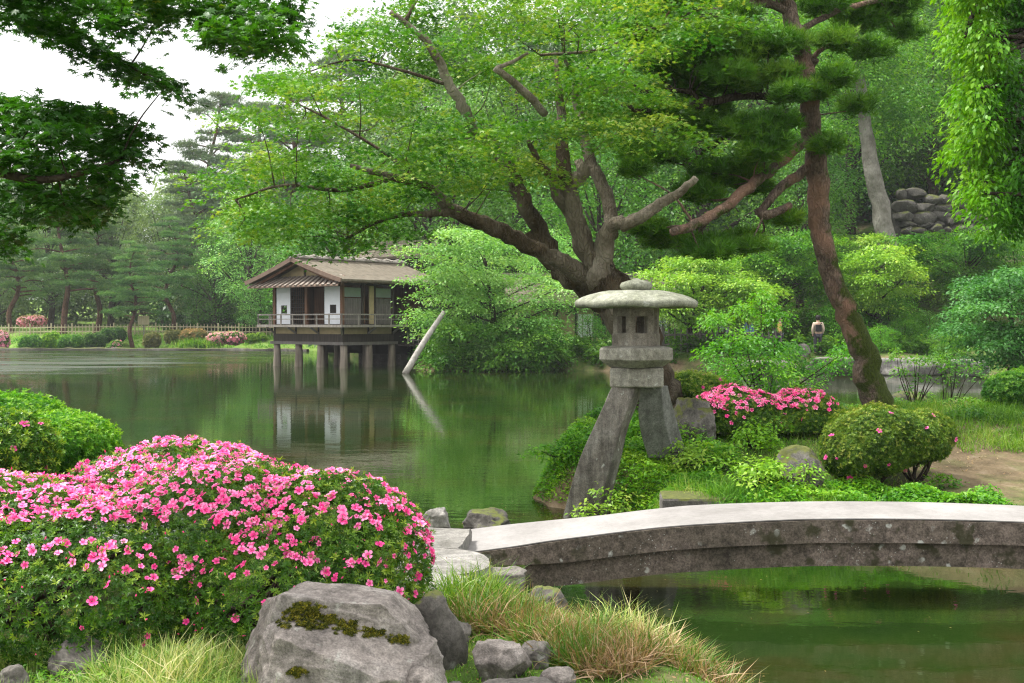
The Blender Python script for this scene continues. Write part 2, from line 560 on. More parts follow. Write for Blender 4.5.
M['leaf_azalea'] = leaf_mat('leaf_azalea', [(.014, .055, .008), (.035, .11, .012), (.09, .21, .02), (.24, .34, .04)], .3, rough=.38, var=.15)
M['leaf_clipped'] = leaf_mat('leaf_clipped', [(.025, .07, .012), (.07, .15, .018), (.15, .25, .03), (.27, .30, .06)], .3, var=.2)
M['leaf_clipped_bright'] = leaf_mat('leaf_clipped_bright', [(.03, .10, .01), (.08, .22, .015), (.16, .33, .02), (.26, .40, .04)], .35, var=.15)
M['needle'] = leaf_mat('needle', [(.025, .08, .008), (.055, .15, .015), (.11, .23, .025), (.2, .33, .045)], .32, var=.3)
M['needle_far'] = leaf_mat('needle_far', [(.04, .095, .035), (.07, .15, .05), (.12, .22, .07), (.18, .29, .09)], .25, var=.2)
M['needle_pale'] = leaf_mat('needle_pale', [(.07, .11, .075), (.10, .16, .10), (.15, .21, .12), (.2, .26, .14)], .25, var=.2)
M['grass'] = leaf_mat('grass', [(.04, .12, .012), (.09, .22, .02), (.17, .31, .04), (.38, .38, .14)], .35, var=.2)
M['grass_dry'] = leaf_mat('grass_dry', [(.04, .12, .015), (.09, .18, .025), (.20, .13, .06), (.42, .30, .19)], .3, var=.3)
M['grass_pale'] = leaf_mat('grass_pale', [(.08, .19, .03), (.2, .32, .08), (.42, .45, .18), (.6, .55, .32)], .35, var=.2)
M['pink'] = leaf_mat('pink', [(.70, .045, .24), (.78, .11, .335), (.85, .22, .46), (.89, .36, .58)], .3, var=.1, tcol=(1, .5, .9))
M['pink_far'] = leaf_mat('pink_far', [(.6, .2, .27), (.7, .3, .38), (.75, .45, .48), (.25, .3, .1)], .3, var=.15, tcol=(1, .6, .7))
M['rust'] = leaf_mat('rust', [(.07, .12, .03), (.14, .15, .04), (.25, .16, .07), (.36, .22, .1)], .3, var=.2)


# ---------------------------------------------------------------- terrain
BANK_A = [(-60, -40), (-60, 12), (-14, 10.6), (-6, 9.7), (-3.2, 9.3), (-1.6, 10), (-.6, 10.5), (-.05, 10.0), (.15, 9.0), (.35, 8.1), (.6, 7.5), (1.0, 6.9), (1.3, 6.3),
          (1.5, 5.6), (1.65, 4.9), (2.1, 4.0), (4, 2.5), (60, 2), (60, -40)]
BANK_B = [(.30, 13.4), (.75, 13.15), (1.15, 12.8), (1.35, 12.0), (1.7, 11.4), (2.3, 11.0), (3.0, 10.7), (4.0, 10.4), (4.6, 9.7), (5.1, 8), (6, 6.5), (9, 5.5), (70, 5), (70, 20), (16, 19.8),
          (10.5, 19.4), (7.5, 19.0), (6.2, 19.4), (5.2, 21), (4.2, 22.0), (2.8, 21.5), (1.7, 19.5), (.9, 17.2), (.35, 15.2), (.15, 14.2)]
BANK_C = [(-5.0, 53.6), (-3.6, 52.2), (-1.5, 51.4), (1.5, 51.5), (4, 50.5), (7, 49), (10, 48.6), (14, 48.2), (19, 47), (26, 45), (60, 42), (400, 40), (400, 500), (-400, 500), (-400, 90),
          (-60, 89), (-40, 89.5), (-25, 88.5), (-19, 88), (-15, 86), (-12, 80), (-9, 70), (-6.2, 61), (-5.4, 57)]


def sdist(poly, X, Y):
    """signed distance, positive inside"""
    P = np.array(poly, float); Q = np.roll(P, -1, 0)
    best = np.full(X.shape, 1e9); ins = np.zeros(X.shape, bool)
    for (ax, ay), (bx, by) in zip(P, Q):
        dx, dy = bx - ax, by - ay
        t = np.clip(((X - ax) * dx + (Y - ay) * dy) / (dx * dx + dy * dy), 0, 1)
        best = np.minimum(best, np.hypot(X - ax - t * dx, Y - ay - t * dy))
        c = (ay > Y) != (by > Y)
        xi = ax + (Y - ay) / (dy if dy else 1e-9) * dx
        ins ^= c & (X < xi)
    return np.where(ins, best, -best)


def ground(X, Y):
    X = np.asarray(X, float); Y = np.asarray(Y, float)
    a = sdist(BANK_A, X, Y); b = sdist(BANK_B, X, Y); c = sdist(BANK_C, X, Y)
    wob = (vnoise(X, Y, .9, 3) - .5) * .25 + (vnoise(X, Y, .35, 4) - .5) * .1
    a = a + wob; b = b + wob; cc = c + wob * 3
    n = (vnoise(X, Y, 1.3, 1) - .5) * .10 + (vnoise(X, Y, .4, 2) - .5) * .04
    topA = .50 + sm(7, 4.5, Y) * .06 + n
    topB = .30 + sm(11.2, 16.8, Y) * .56 - .22 * sm(17.4, 19.2, Y) + n
    hill = sm(3, 24, X) * np.clip(Y - 51.0, 0, 34) * .42 * (1 - .35 * vnoise(X, Y, 9, 5)) + sm(8, 26, X) * np.clip(Y - 56, 0, 3) * .35
    rise = sm(95, 210, Y) * 5 + sm(88, 96, Y) * .35
    topC = .75 + hill + rise * (1 - sm(3, 14, X)) + n * 3
    zA = -.55 + (topA + .55) * sm(-.45, .75, a)
    zB = -.55 + (topB + .55) * sm(-.4, .6, b)
    zC = -.9 + (topC + .9) * sm(-1.2, 1.6 + 7.5 * sm(-13, -18, X), cc)
    return np.maximum(np.maximum(zA, zB), zC)


def gz(x, y):
    return float(ground(np.array([x]), np.array([y]))[0])


def gpt(px, d, dz=0.0):
    x = (px - 512) / F * d
    return np.array([x, d, gz(x, d) + dz])


def grid_axis(lo, hi, c, fine, n):
    u = np.linspace(math.asinh((lo - c) / fine), math.asinh((hi - c) / fine), n)
    return c + fine * np.sinh(u)


xs = grid_axis(-400, 400, .5, 5.0, 520)
ys = np.concatenate([np.arange(-12, 1.5, .8), np.arange(1.5, 24, .07), 24 * (480 / 24) ** (np.linspace(0, 1, 230))])
GX, GY = np.meshgrid(xs, ys)
GZ = ground(GX, GY)
V = np.stack([GX.ravel(), GY.ravel(), GZ.ravel()], 1)
ny, nx = GX.shape
ii = (np.arange(ny - 1)[:, None] * nx + np.arange(nx - 1)[None]).ravel()
loops = np.stack([ii, ii + 1, ii + nx + 1, ii + nx], 1).ravel()
t = NT('soil_and_moss'); P = t.pos()
g = t.node('ShaderNodeNewGeometry'); nz_ = t.node('ShaderNodeSeparateXYZ', Vector=g.outputs['Normal']).outputs['Z']
n1 = t.noise(P, .5, 6, .65); n2 = t.noise(P, 3.5, 7, .7); n3 = t.noise(P, 30, 5, .7)
green = t.ramp(n2, (.3, (.035, .07, .015)), (.55, (.08, .13, .025)), (.75, (.16, .17, .05)))
soil = t.ramp(n2, (.3, (.10, .075, .045)), (.55, (.20, .15, .09)), (.75, (.30, .24, .17)))
spx = t.node('ShaderNodeSeparateXYZ', Vector=P)
near_right = t.math('MULTIPLY', t.ramp(t.math('MULTIPLY', spx.outputs['X'], .1), (.38, 0.0), (.46, .13)), t.ramp(t.math('MULTIPLY', spx.outputs['Y'], .01), (.15, 1.0), (.19, 0.0)))
f = t.math('ADD', n1, near_right)
f = t.math('ADD', f, t.math('MULTIPLY', t.math('SUBTRACT', .95, nz_), .5))
col = t.mix(t.ramp(f, (.52, 0.0), (.68, 1.0)), green, soil)
lawn = t.ramp(t.math('MULTIPLY', spx.outputs['Y'], .005), (.425, 0.0), (.43, 1.0))
lx = t.ramp(t.math('MULTIPLY', t.math('ADD', spx.outputs['X'], 200), .0025), (.455, 1.0), (.475, 0.0))
col = t.mix(t.math('MULTIPLY', lawn, lx), col, t.ramp(n2, (.3, (.10, .20, .035)), (.7, (.22, .31, .07))))
col = t.mix(.6, col, t.ramp(n3, (.3, .45), (.65, 1.0)), 'MULTIPLY')
MG = t.finish(col, .95, t.bump(t.math('ADD', n2, t.math('MULTIPLY', n3, .4)), .6, .05), .1)
me = np_mesh('ground', V, np.full(len(ii), 4), loops)
o = link('ground', me, MG, None, True); tag(o, kind='structure', label='mossy garden banks, soil and grass around the pond')

# ---------------------------------------------------------------- water
t = NT('pond_water'); P = t.pos()
mp = t.node('ShaderNodeMapping', Vector=P); mp.inputs['Scale'].default_value = (.55, 1.0, 1.0)
w1 = t.noise(mp.outputs[0], 1.4, 3, .5, .3); w2 = t.noise(mp.outputs[0], 6.0, 3, .5); w3 = t.noise(mp.outputs[0], 20.0, 2, .5)
sp = t.node('ShaderNodeSeparateXYZ', Vector=P)
# a breeze roughens the water in patches, most of all near the far left bank
gx = t.ramp(t.math('MULTIPLY', t.math('ADD', sp.outputs['X'], 60), .01), (.0, 1.0), (.38, 1.0), (.47, 0.0))
gy = t.ramp(t.math('MULTIPLY', sp.outputs['Y'], .01), (.40, 0.0), (.55, 1.0), (.80, 1.0), (.86, .2))
patch = t.noise(t.node('ShaderNodeMapping', Vector=P).outputs[0], .14, 4, .6)
gust = t.math('MULTIPLY', t.math('MULTIPLY', gx, gy), t.ramp(patch, (.40, 0.0), (.60, 1.0)))
h = t.math('ADD', t.math('MULTIPLY', w1, .5), t.math('ADD', t.math('MULTIPLY', w2, .22), t.math('MULTIPLY', w3, .05)))
calm = t.ramp(t.math('MULTIPLY', sp.outputs['Y'], .05), (.3, .07), (.9, .05))
strength = t.math('ADD', calm, t.math('MULTIPLY', gust, 2.2))
nb = t.node('ShaderNodeBump', Height=h, Strength=strength, Distance=.12).outputs[0]
mud = t.ramp(t.noise(P, .6, 4), (.3, (.006, .017, .003)), (.5, (.012, .027, .004)), (.62, (.024, .023, .006)), (.75, (.010, .021, .004)))
mp2 = t.node('ShaderNodeMapping', Vector=P); mp2.inputs['Scale'].default_value = (.05, .22, 1.0)
streak = t.ramp(t.noise(mp2.outputs[0], 1.0, 5, .7), (.44, 0.0), (.62, 1.0))
rgh = t.math('ADD', t.ramp(t.math('MULTIPLY', sp.outputs['Y'], .01), (.15, .025), (.6, .04)), t.math('MULTIPLY', t.math('MULTIPLY', gx, gy), t.math('MULTIPLY', streak, .6)))
MW = t.finish(mud, rgh, nb, .5, IOR=1.33)
mb = MB(); mb.add([(-400, -12, 0), (400, -12, 0), (400, 300, 0), (-400, 300, 0)], [(0, 1, 2, 3)])
o = mb.build('pond_water', MW); tag(o, kind='structure', label='dark green pond water with soft reflections')
import bmesh

# ---------------------------------------------------------------- rocks
def rock(name, label, cat, c, r, seed, mat, rz=0.0, sub=4, planes=14, rough=.06, flat=0.0, group=None, sink=.3, parent=None):
    """boulder: a sphere cut back by random planes, then roughened; c = centre of its base"""
    bm = bmesh.new(); bmesh.ops.create_icosphere(bm, subdivisions=sub, radius=1)
    rg = R(seed)
    V = np.array([v.co[:] for v in bm.verts])
    for _ in range(planes):
        n = unit(rg.normal(size=3) * np.array([1, 1, .7])); dd = rg.uniform(.62, .86)
        e = V @ n - dd
        V -= np.outer(np.where(e > 0, e * .93, 0), n)
    if flat:
        e = V[:, 2] - flat; V[:, 2] -= np.where(e > 0, e * .9, 0)
    off = Vector((seed * 3.1, seed * 1.7, 0))
    dsp = np.array([mnoise.fractal(Vector(v) * 1.6 + off, 1.0, 2.0, 5) for v in V])
    dsp2 = np.array([abs(mnoise.noise(Vector(v) * 4.5 + off)) for v in V])
    V = V * (1 + dsp * rough * 2.2 - dsp2 * rough * 1.3)[:, None]
    V = V * np.array(r)
    V[:, 2] += r[2] * (1 - sink * 2)
    for v, q in zip(bm.verts, V): v.co = q
    me = bpy.data.meshes.new(name); bm.to_mesh(me); bm.free()
    o = link(name, me, mat, parent, True)
    o.location = tuple(float(q) for q in c); o.rotation_euler = (0, 0, rz)
    return tag(o, label, cat, group)


def rock_at(px, py_base, d, wpx, hpx, seed, mat, label, **kw):
    x = (px - 512) / F * d
    zp = EYE - (py_base - 322) / F * d + .05
    z = min(gz(x, d), zp) if gz(x, d) > .1 else max(zp, -.2)
    k = PXM(d)
    kw.setdefault('sink', .3)
    h = hpx * k / (2 * (1 - kw['sink']))
    return rock('rock', label, 'rock', (x, d, z), (wpx * k / 2, kw.pop('dep', wpx * k / 2.4), h), seed, mat, **kw)


# the large foreground boulder: ledges, cracks and a moss patch
def big_boulder():
    c = W(338, 640, 4.95)
    g = gz(c[0], c[1])
    root = thing('boulder', 'large grey-brown boulder with a step across it and moss on top', 'boulder', (c[0], c[1], g))
    def block(cen, rad, planes, sd, power=.62):
        bm = bmesh.new(); bmesh.ops.create_icosphere(bm, subdivisions=6, radius=1)
        V = np.array([v.co[:] for v in bm.verts])
        V = np.sign(V) * np.abs(V) ** power
        for n, dd in planes:
            n = unit(np.array(n, float)); e = V @ n - dd
            V -= np.outer(np.where(e > 0, e * .97, 0), n)
        o3 = Vector((sd, sd * 2.3, 7))
        f1 = np.array([mnoise.fractal(Vector(v) * 1.3 + o3, 1, 2, 6) for v in V])
        f2 = np.array([abs(mnoise.noise(Vector((v[0] * 2.0, v[1] * 2.0, v[2] * 5)) + o3)) for v in V])
        f3 = np.array([mnoise.fractal(Vector(v) * 9 + o3, 1, 2, 3) for v in V])
        V = V * (1 + f1 * .06 - np.minimum(f2, .25) * .10 + f3 * .010)[:, None]
        V = V * np.array(rad) + np.array(cen)
        F_ = [tuple(v.index for v in f.verts) for f in bm.faces]; bm.free()
        return V, F_
    V1, F1 = block((-.03, .13, .20), (.42, .27, .33), [((-1, -.2, .35), .86), ((.9, 0, .75), .92), ((0, -1, .12), .80), ((.12, .05, 1), .80), ((-.4, -1, .1), .86), ((-.6, .1, 1), .98)], 3)
    V2, F2 = block((.03, -.06, .06), (.43, .34, .35), [((-1, -.2, .2), .88), ((1, -.5, .3), .92), ((.38, -.45, 1), .80), ((-.1, -1, .15), .74), ((.5, -1, .1), .88), ((-.7, -1, .1), .95)], 8)
    V = np.concatenate([V1, V2])
    me = bpy.data.meshes.new('stone'); me.from_pydata([tuple(q) for q in V], [], F1 + [tuple(i + len(V1) for i in f) for f in F2]); me.update()
    s = link('stone', me, M['boulder'], root, True)
    # moss cushions lying on the ledge
    for nm, pts in (('moss', [(306, 612, .078, .05), (296, 622, .07, .010), (322, 622, .085, .008), (348, 628, .075, .005), (374, 633, .065, .004), (400, 640, .045, .004), (297, 673, .045, .03)]),):
        C, N, T, S, ti = [], [], [], [], []
        rg = R(5)
        from mathutils.bvhtree import BVHTree
        bvh = BVHTree.FromPolygons([tuple(v) for v in V], [tuple(p.vertices) for p in me.polygons])
        cam = np.array([0, 0, EYE]) - np.array([c[0], c[1], g])
        base = MB()
        for (px, py, rr, hh) in pts:
            for _ in range(int(52000 * rr * rr * (3 if hh > .02 else 2.2))):
                a = rg.uniform(0, 6.28); q = math.sqrt(rg.uniform()) * rr
                if float(vnoise(q * math.cos(a) * 1.0 + px, q * math.sin(a) + py, .018, 3)) < .30 + .45 * (q / rr) ** 2: continue
                w = W(px + q * math.cos(a) * 1.25 / PXM(4.7), py + q * .45 * math.sin(a) / PXM(4.7), 4.7) - np.array([0, 0, 0]) - np.array([c[0], c[1], g])
                dr = unit(w - cam)
                loc, nor, _, _ = bvh.ray_cast(Vector(cam), Vector(dr))
                if loc is None: continue
                dome = hh * max(0, 1 - (q / rr) ** 2) * rg.uniform(.3, 1)
                C.append(np.array(loc) + np.array([0, 0, dome * .6]) + np.array(nor) * dome * .3)
                N.append(np.array(nor) + rg.normal(0, .5, 3) + np.array([0, 0, .5])); T.append(rg.normal(size=3)); S.append(rg.uniform(.008, .016)); ti.append(rg.uniform())
        scatter('moss', C, N, T, S, T_ROS, ti, M['moss'], root)
    return root


M['moss'] = leaf_mat('moss', [(.02, .028, .008), (.05, .06, .012), (.13, .13, .02), (.25, .21, .03)], .1, rough=.9, spec=.1, var=.3)
M['boulder'] = stone_mat('boulder_stone', (.36, .315, .285), (.19, .165, .15), (.52, .475, .44), moss=0, lich=.35, scale=1.7, bump=1.0, crack=.0, stain=.5)
big_boulder()

o = rock_at(434, 664, 5.6, 70, 74, 31, M['rock_dark'], 'rounded dark grey boulder between the large boulder and the sedge', sub=5, planes=2, rough=.04)
rock_at(424, 684, 4.75, 70, 56, 12, M['boulder'], 'low brown-grey rock at the right foot of the large boulder', sub=5)
rock_at(498, 668, 5.35, 62, 44, 8, M['boulder'], 'small pinkish grey rock half hidden by the sedge', sub=5)
rock_at(455, 684, 4.95, 36, 24, 21, M['rock'], 'smallest rounded stone at the bottom edge of the photo', sub=4)
rock_at(518, 694, 4.95, 84, 30, 9, M['rock'], 'low flat grey stone in front of the sedge tussocks', sub=5, flat=.5)
rock_at(536, 672, 5.5, 46, 26, 27, M['rock'], 'mid-size grey stone in the sedge left of the dry tussock', sub=5)
rock_at(452, 640, 6.0, 40, 26, 24, M['rock'], 'small pale stone among the sedge roots', sub=5)
rock_at(560, 690, 5.15, 40, 22, 25, M['boulder'], 'small brown stone under the dry sedge', sub=5)
rock_at(80, 668, 5.15, 66, 42, 14, M['rock'], 'brown stone lying in the grass below the flowering azalea', sub=5)
rock_at(12, 690, 4.9, 44, 32, 15, M['rock'], 'grey stone in the grass at the left edge of the photo', sub=5)
rock_at(268, 694, 4.6, 44, 18, 16, M['boulder'], 'low slab at the left foot of the large boulder', sub=5, flat=.4)
rock_at(437, 548, 9.6, 38, 34, 17, M['rock_pale'], 'upright pale stone standing at the left end of the bridge', sub=5, sink=.2)
rock_at(489, 536, 11.2, 52, 24, 18, M['rock_dark'], 'dark low stone in the water behind the bridge end', sub=5)
rock_at(502, 600, 7.7, 64, 30, 19, M['rock'], 'mossy stone under the left end of the bridge', sub=5, flat=.6)
rock_at(545, 608, 7.5, 60, 36, 22, M['rock_dark'], 'dark stone propping the left end of the bridge', sub=5)


def slab(name, label, pts, d0, z, th, mat, seed=1):
    """stepping stone from an outline of ground points"""
    rg = R(seed)
    P = spline(np.array(pts + [pts[0]], float), 4)[:-1]
    n = len(P)
    V = [(x + rg.normal(0, .006), y + rg.normal(0, .006), z) for x, y in P] + [((x - P[:, 0].mean()) * 1.03 + P[:, 0].mean(), (y - P[:, 1].mean()) * 1.03 + P[:, 1].mean(), z - .03) for x, y in P] + [(x, y, z - th) for x, y in P]
    Fc = [tuple(range(n))] + [(j, j + n, (j + 1) % n + n, (j + 1) % n) for j in range(n)] + [(j + n, j + 2 * n, (j + 1) % n + 2 * n, (j + 1) % n + n) for j in range(n)]
    o = MB().add(V, Fc).build(name, mat)
    return tag(o, label, 'stepping stone')


slab('stepping_stone', 'white square paving stone touching the bridge end', [(-.80, 8.37), (-.78, 8.34), (-.42, 8.27), (-.38, 8.29), (-.34, 9.0), (-.36, 9.05), (-.70, 9.12), (-.73, 9.1)], 8.6, .55, .2, M['rock_pale'], 1)
slab('stepping_stone', 'grey-blue stepping stone in front of the white paving stone', [(-.80, 7.45), (-.42, 7.35), (-.16, 7.6), (-.26, 8.1), (-.7, 8.2)], 7.8, .56, .2, M['rock_pale'], 2)
slab('stepping_stone', 'stepping stone beside the azalea on the way to the bridge', [(-.85, 6.75), (-.5, 6.6), (-.2, 6.8), (-.25, 7.2), (-.75, 7.25)], 7, .585, .2, M['rock_pale'], 3)

# ---------------------------------------------------------------- bridge
t = NT('bridge_side'); P = t.obj()
n1 = t.noise(P, 2.0, 6, .65); n2 = t.noise(P, 18, 6, .7); n3 = t.noise(P, 5.5, 3, .6)
c_ = t.ramp(n1, (.3, (.075, .065, .05)), (.5, (.14, .115, .092)), (.7, (.22, .175, .15)))
c_ = t.mix(.9, c_, t.ramp(n2, (.34, .35), (.6, 1.15)), 'MULTIPLY')
n4 = t.noise(P, 70, 4, .7); c_ = t.mix(.7, c_, t.ramp(n4, (.38, .4), (.58, 1.15)), 'MULTIPLY')
vo = t.node('ShaderNodeTexVoronoi', Vector=t.mix(.06, P, t.node('ShaderNodeTexNoise', Vector=P, Scale=14.0).outputs['Color']), Scale=9.0)
fl = t.math('MULTIPLY', t.ramp(vo.outputs['Distance'], (.17, 1.0), (.24, 0.0)), t.ramp(t.noise(P, 2.6, 2), (.50, 0.0), (.56, 1.0)))
fl = t.math('MULTIPLY', fl, t.ramp(n2, (.4, .1), (.55, 1.0)))
vo2 = t.node('ShaderNodeTexVoronoi', Vector=P, Scale=34.0)
fl = t.math('ADD', fl, t.math('MULTIPLY', t.ramp(vo2.outputs['Distance'], (.10, 1.0), (.2, 0.0)), t.ramp(t.noise(P, 3.6, 3), (.52, 0.0), (.60, .9))), clamp=True)
c_ = t.mix(t.math('MULTIPLY', fl, .8), c_, (.48, .49, .45))
fm = t.math('MULTIPLY', t.ramp(n3, (.55, 0.0), (.62, 1.0)), t.ramp(t.noise(P, 1.1, 2), (.45, 0.0), (.55, 1.0)))
c_ = t.mix(t.math('MULTIPLY', fm, .85), c_, (.035, .036, .015))
M['bridge_side'] = t.finish(c_, .9, t.bump(t.math('ADD', n2, n3), .5, .02), .2)
t = NT('bridge_top'); P = t.obj()
n1 = t.noise(P, 1.5, 5, .6); n2 = t.noise(P, 25, 5, .7)
c_ = t.mix(.5, t.ramp(n1, (.3, (.17, .16, .15)), (.7, (.29, .275, .265))), t.ramp(n2, (.3, .65), (.6, 1.0)), 'MULTIPLY')
M['bridge_top'] = t.finish(c_, .8, t.bump(n2, .25, .01), .25)


def bridge():
    near = np.array([(468, 552.5), (510, 547), (549, 541), (600, 534.5), (650, 528.5), (700, 524.3), (787, 519.8), (850, 518.8), (930, 519.3), (1024, 522), (1100, 527.5), (1190, 538)])
    far = np.array([(461, 530.5), (505, 525), (549, 520.5), (600, 515.5), (650, 509.5), (700, 505), (787, 502), (850, 501.5), (930, 502.5), (1024, 506), (1095, 511), (1180, 520)])
    N = np.array([W(a, b, 8.75) for a, b in near]); Fa = np.array([W(a, b, 9.48) for a, b in far])
    # one arch: the deck is level across its width
    zc = (N[:, 2] + np.interp(N[:, 0], Fa[:, 0], Fa[:, 2])) / 2
    N = spline(N, 5); Fa = spline(Fa, 5)
    root = thing('stone_footbridge', 'low arched stone footbridge with pale top and lichen-spotted brown side', 'footbridge', (2.3, 9.1, .3))
    org = (2.3, 9.1, .3)
    m = len(N)
    th = .185 * (.62 + .38 * sm(-.35, .5, N[:, 0]))
    # slab side and underside
    V = np.concatenate([N + [0, 0, -.012], Fa + [0, 0, -.012], N - np.stack([0 * th, 0 * th, th], 1), Fa - np.stack([0 * th, 0 * th, th], 1)])
    V += np.concatenate([np.stack([np.zeros(m), -.006 * np.ones(m) + .010 * (vnoise(N[:, 0], N[:, 0] * 0, .12, 7) - .5), .006 * (vnoise(N[:, 0], N[:, 0] * 0, .2, 8) - .5)], 1)] * 4)
    Fc = []
    for i in range(m - 1):
        Fc += [(i, i + 2 * m, i + 1 + 2 * m, i + 1), (i + m, i + 1 + m, i + 1 + 3 * m, i + 3 * m), (i + 2 * m, i + 3 * m, i + 1 + 3 * m, i + 1 + 2 * m), (i, i + 1, i + 1 + m, i + m)]
    Fc += [(0, m, 3 * m, 2 * m), (m - 1, 3 * m - 1, 4 * m - 1, 2 * m - 1)]
    MB().add(V, Fc).build('slab', M['bridge_side'], root, org)
    V = np.concatenate([N + [0, .004, .002], Fa + [0, -.004, .002], N + [0, .004, -.006], Fa + [0, -.004, -.006]])
    Fc = []
    for i in range(m - 1):
        Fc += [(i, i + 1, i + 1 + m, i + m), (i, i + 2 * m, i + 1 + 2 * m, i + 1), (i + m, i + m + 1, i + 1 + 3 * m, i + 3 * m)]
    Fc += [(0, m, 3 * m, 2 * m)]
    MB().add(V, Fc).build('walking_surface', M['bridge_top'], root, org)
    # the arch beam under it
    k = N[:, 0] > .10
    A = N[k] - np.stack([0 * th[k], -.045 + 0 * th[k], th[k] + .004], 1); B = np.stack([A[:, 0] * 1.06, 0 * A[:, 0] + 9.4, A[:, 2]], 1)
    hh = .185 + 0 * A[:, 0]
    m = len(A)
    lo = np.stack([0 * hh, 0 * hh, hh], 1)
    V = np.concatenate([A, B, A - lo, B - lo]); Fc = []
    for i in range(m - 1):
        Fc += [(i, i + 2 * m, i + 1 + 2 * m, i + 1), (i + m, i + 1 + m, i + 1 + 3 * m, i + 3 * m), (i + 2 * m, i + 3 * m, i + 1 + 3 * m, i + 1 + 2 * m), (i, i + 1, i + 1 + m, i + m)]
    Fc += [(0, m, 3 * m, 2 * m), (m - 1, 3 * m - 1, 4 * m - 1, 2 * m - 1)]
    MB().add(V, Fc).build('arch_beam', M['bridge_side'], root, org)


bridge()


# ---------------------------------------------------------------- stone lantern
def lantern():
    D = 13.0
    c = np.array([W(636, 400, D)[0], D, 0.0])
    z = lambda py: W(636, py, D)[2]
    k = PXM(D)
    root = thing('stone_lantern', 'two-legged grey stone lantern with a wide umbrella-shaped roof', 'stone lantern', c)
    ml = M['lantern']
    # finial
    MB().lathe([(.13, -.03), (.14, .01), (.175, .035), (.19, .07), (.17, .105), (.10, .13), (.05, .138), (.03, .155), (.005, .157)], 20, (0, 0, z(292))).build('finial', M['lantern_roof'], root, smooth=True)
    # roof: six-sided umbrella, sides softly curved
    n = 48; prof = [(.15, .172), (.32, .168), (.42, .152), (.53, .125), (.62, .09), (.685, .055), (.712, .03), (.706, -.014), (.68, -.03), (.45, -.01), (.25, 0.0)]
    z0 = z(306)
    V = []
    for r, zz in prof:
        for j in range(n):
            a = j * 2 * PI / n + .2
            s6 = abs(math.cos(3 * (a - .2)))
            rr = r * (.965 + .035 * s6) if r > .3 else r
            dz = .014 * s6 if r > .6 else .008 * s6
            V.append((rr * math.cos(a), rr * math.sin(a), zz + z0 + dz))
    Fc = []
    for i in range(len(prof) - 1):
        for j in range(n):
            q = (j + 1) % n; Fc.append((i * n + j, (i + 1) * n + j, (i + 1) * n + q, i * n + q))
    Fc += [tuple(range(n)), tuple((len(prof) - 1) * n + j for j in range(n))[::-1]]
    MB().add(V, Fc).build('roof', M['lantern_roof'], root, smooth=True)
    # fire box: top ring, base ring, six corner pillars, sills between them
    r0 = .272; zt, zb = z(309) + .0, z(345.5); H = zt - zb
    fb = MB()
    fb.lathe([(r0, 0), (r0, .1), (r0 - .07, .1), (r0 - .07, 0)], 6, (0, 0, zt - .085), rz=.15)
    fb.lathe([(r0 + .01, 0), (r0 + .01, .135), (r0 - .07, .135), (r0 - .07, 0)], 6, (0, 0, zb), rz=.15)
    for j in range(6):
        a = .15 + j * PI / 3; b = a + PI / 3
        p = np.array([math.cos(a), math.sin(a)]); q = np.array([math.cos(b), math.sin(b)])
        for (u0, u1) in ((0, .24), (.76, 1)):
            e0 = (p + (q - p) * u0) * (r0 - .004); e1 = (p + (q - p) * u1) * (r0 - .004)
            V = [(*e0, zb + .12), (*e1, zb + .12), (*(e1 * .78), zb + .12), (*(e0 * .78), zb + .12)]
            V += [(x, y, zt - .07) for x, y, _ in V]
            fb.add(V, [(0, 1, 2, 3), (7, 6, 5, 4), (0, 4, 5, 1), (1, 5, 6, 2), (2, 6, 7, 3), (3, 7, 4, 0)])
    fb.build('fire_box', M['lantern_box'], root)
    MB().lathe([(.27, 0), (.27, .03)], 6, (0, 0, zb + .115), rz=.15).build('fire_box_floor', M['lantern_box'], root)
    # platform: hexagonal, bevelled towards its underside
    zb2 = z(367)
    MB().lathe([(.33, 0), (.43, .06), (.475, .09), (.475, .205), (.46, .225), (.30, .245)], 6, (0, 0, zb2), rz=.42).build('platform', ml, root, bevel=.008)
    # block joining the legs
    zb3 = z(386.5)
    MB().box((.01, .0, (zb2 + zb3) / 2), (.60, .5, zb2 - zb3 - .002), rz=-.12).build('leg_block', ml, root, bevel=.02)

    def leg(rows, dep):
        """rows: py, left px, face/side px, right px, distance, thickness"""
        V = []
        rows = spline(np.array(rows, float), 4)
        for py, l, f, r, d, th in rows:
            a = W(l, py, d); b = W(f, py, d + .02); e = W(r, py - 1, d + .2 + th * .2); g = a + (e - b)
            for q in (a, b, e, g): V.append(q - c)
        m = len(rows); Fc = []
        for i in range(m - 1):
            for j in range(4):
                q = (j + 1) % 4; Fc.append((i * 4 + j, (i + 1) * 4 + j, (i + 1) * 4 + q, i * 4 + q))
        Fc += [(0, 1, 2, 3), ((m - 1) * 4 + 3, (m - 1) * 4 + 2, (m - 1) * 4 + 1, (m - 1) * 4)]
        return MB().add(V, Fc).build('leg', M['lantern_leg'], root, bevel=.012)

    leg([(379, 616, 639, 646, 12.80, .3), (392, 609, 634, 642, 12.78, .3), (406, 603, 629, 637, 12.76, .3), (430, 592, 620, 628, 12.74, .3), (457, 580, 613, 622, 12.74, .3),
         (485, 571, 605, 615, 12.74, .3), (515, 563, 598, 609, 12.74, .3), (530, 560, 595, 607, 12.74, .3)], .3)
    o = leg([(386.5, 640, 661, 668, 12.98, .4), (396, 639, 662, 670, 13.02, .4), (415, 638, 664, 675, 13.12, .4), (435, 641, 668, 681, 13.25, .4), (458, 648, 676, 687, 13.4, .4)], .3)
    o.data.materials[0] = M['lantern_leg_light']
    # the stone foot under the short leg
    g = W(668, 462, 13.55)
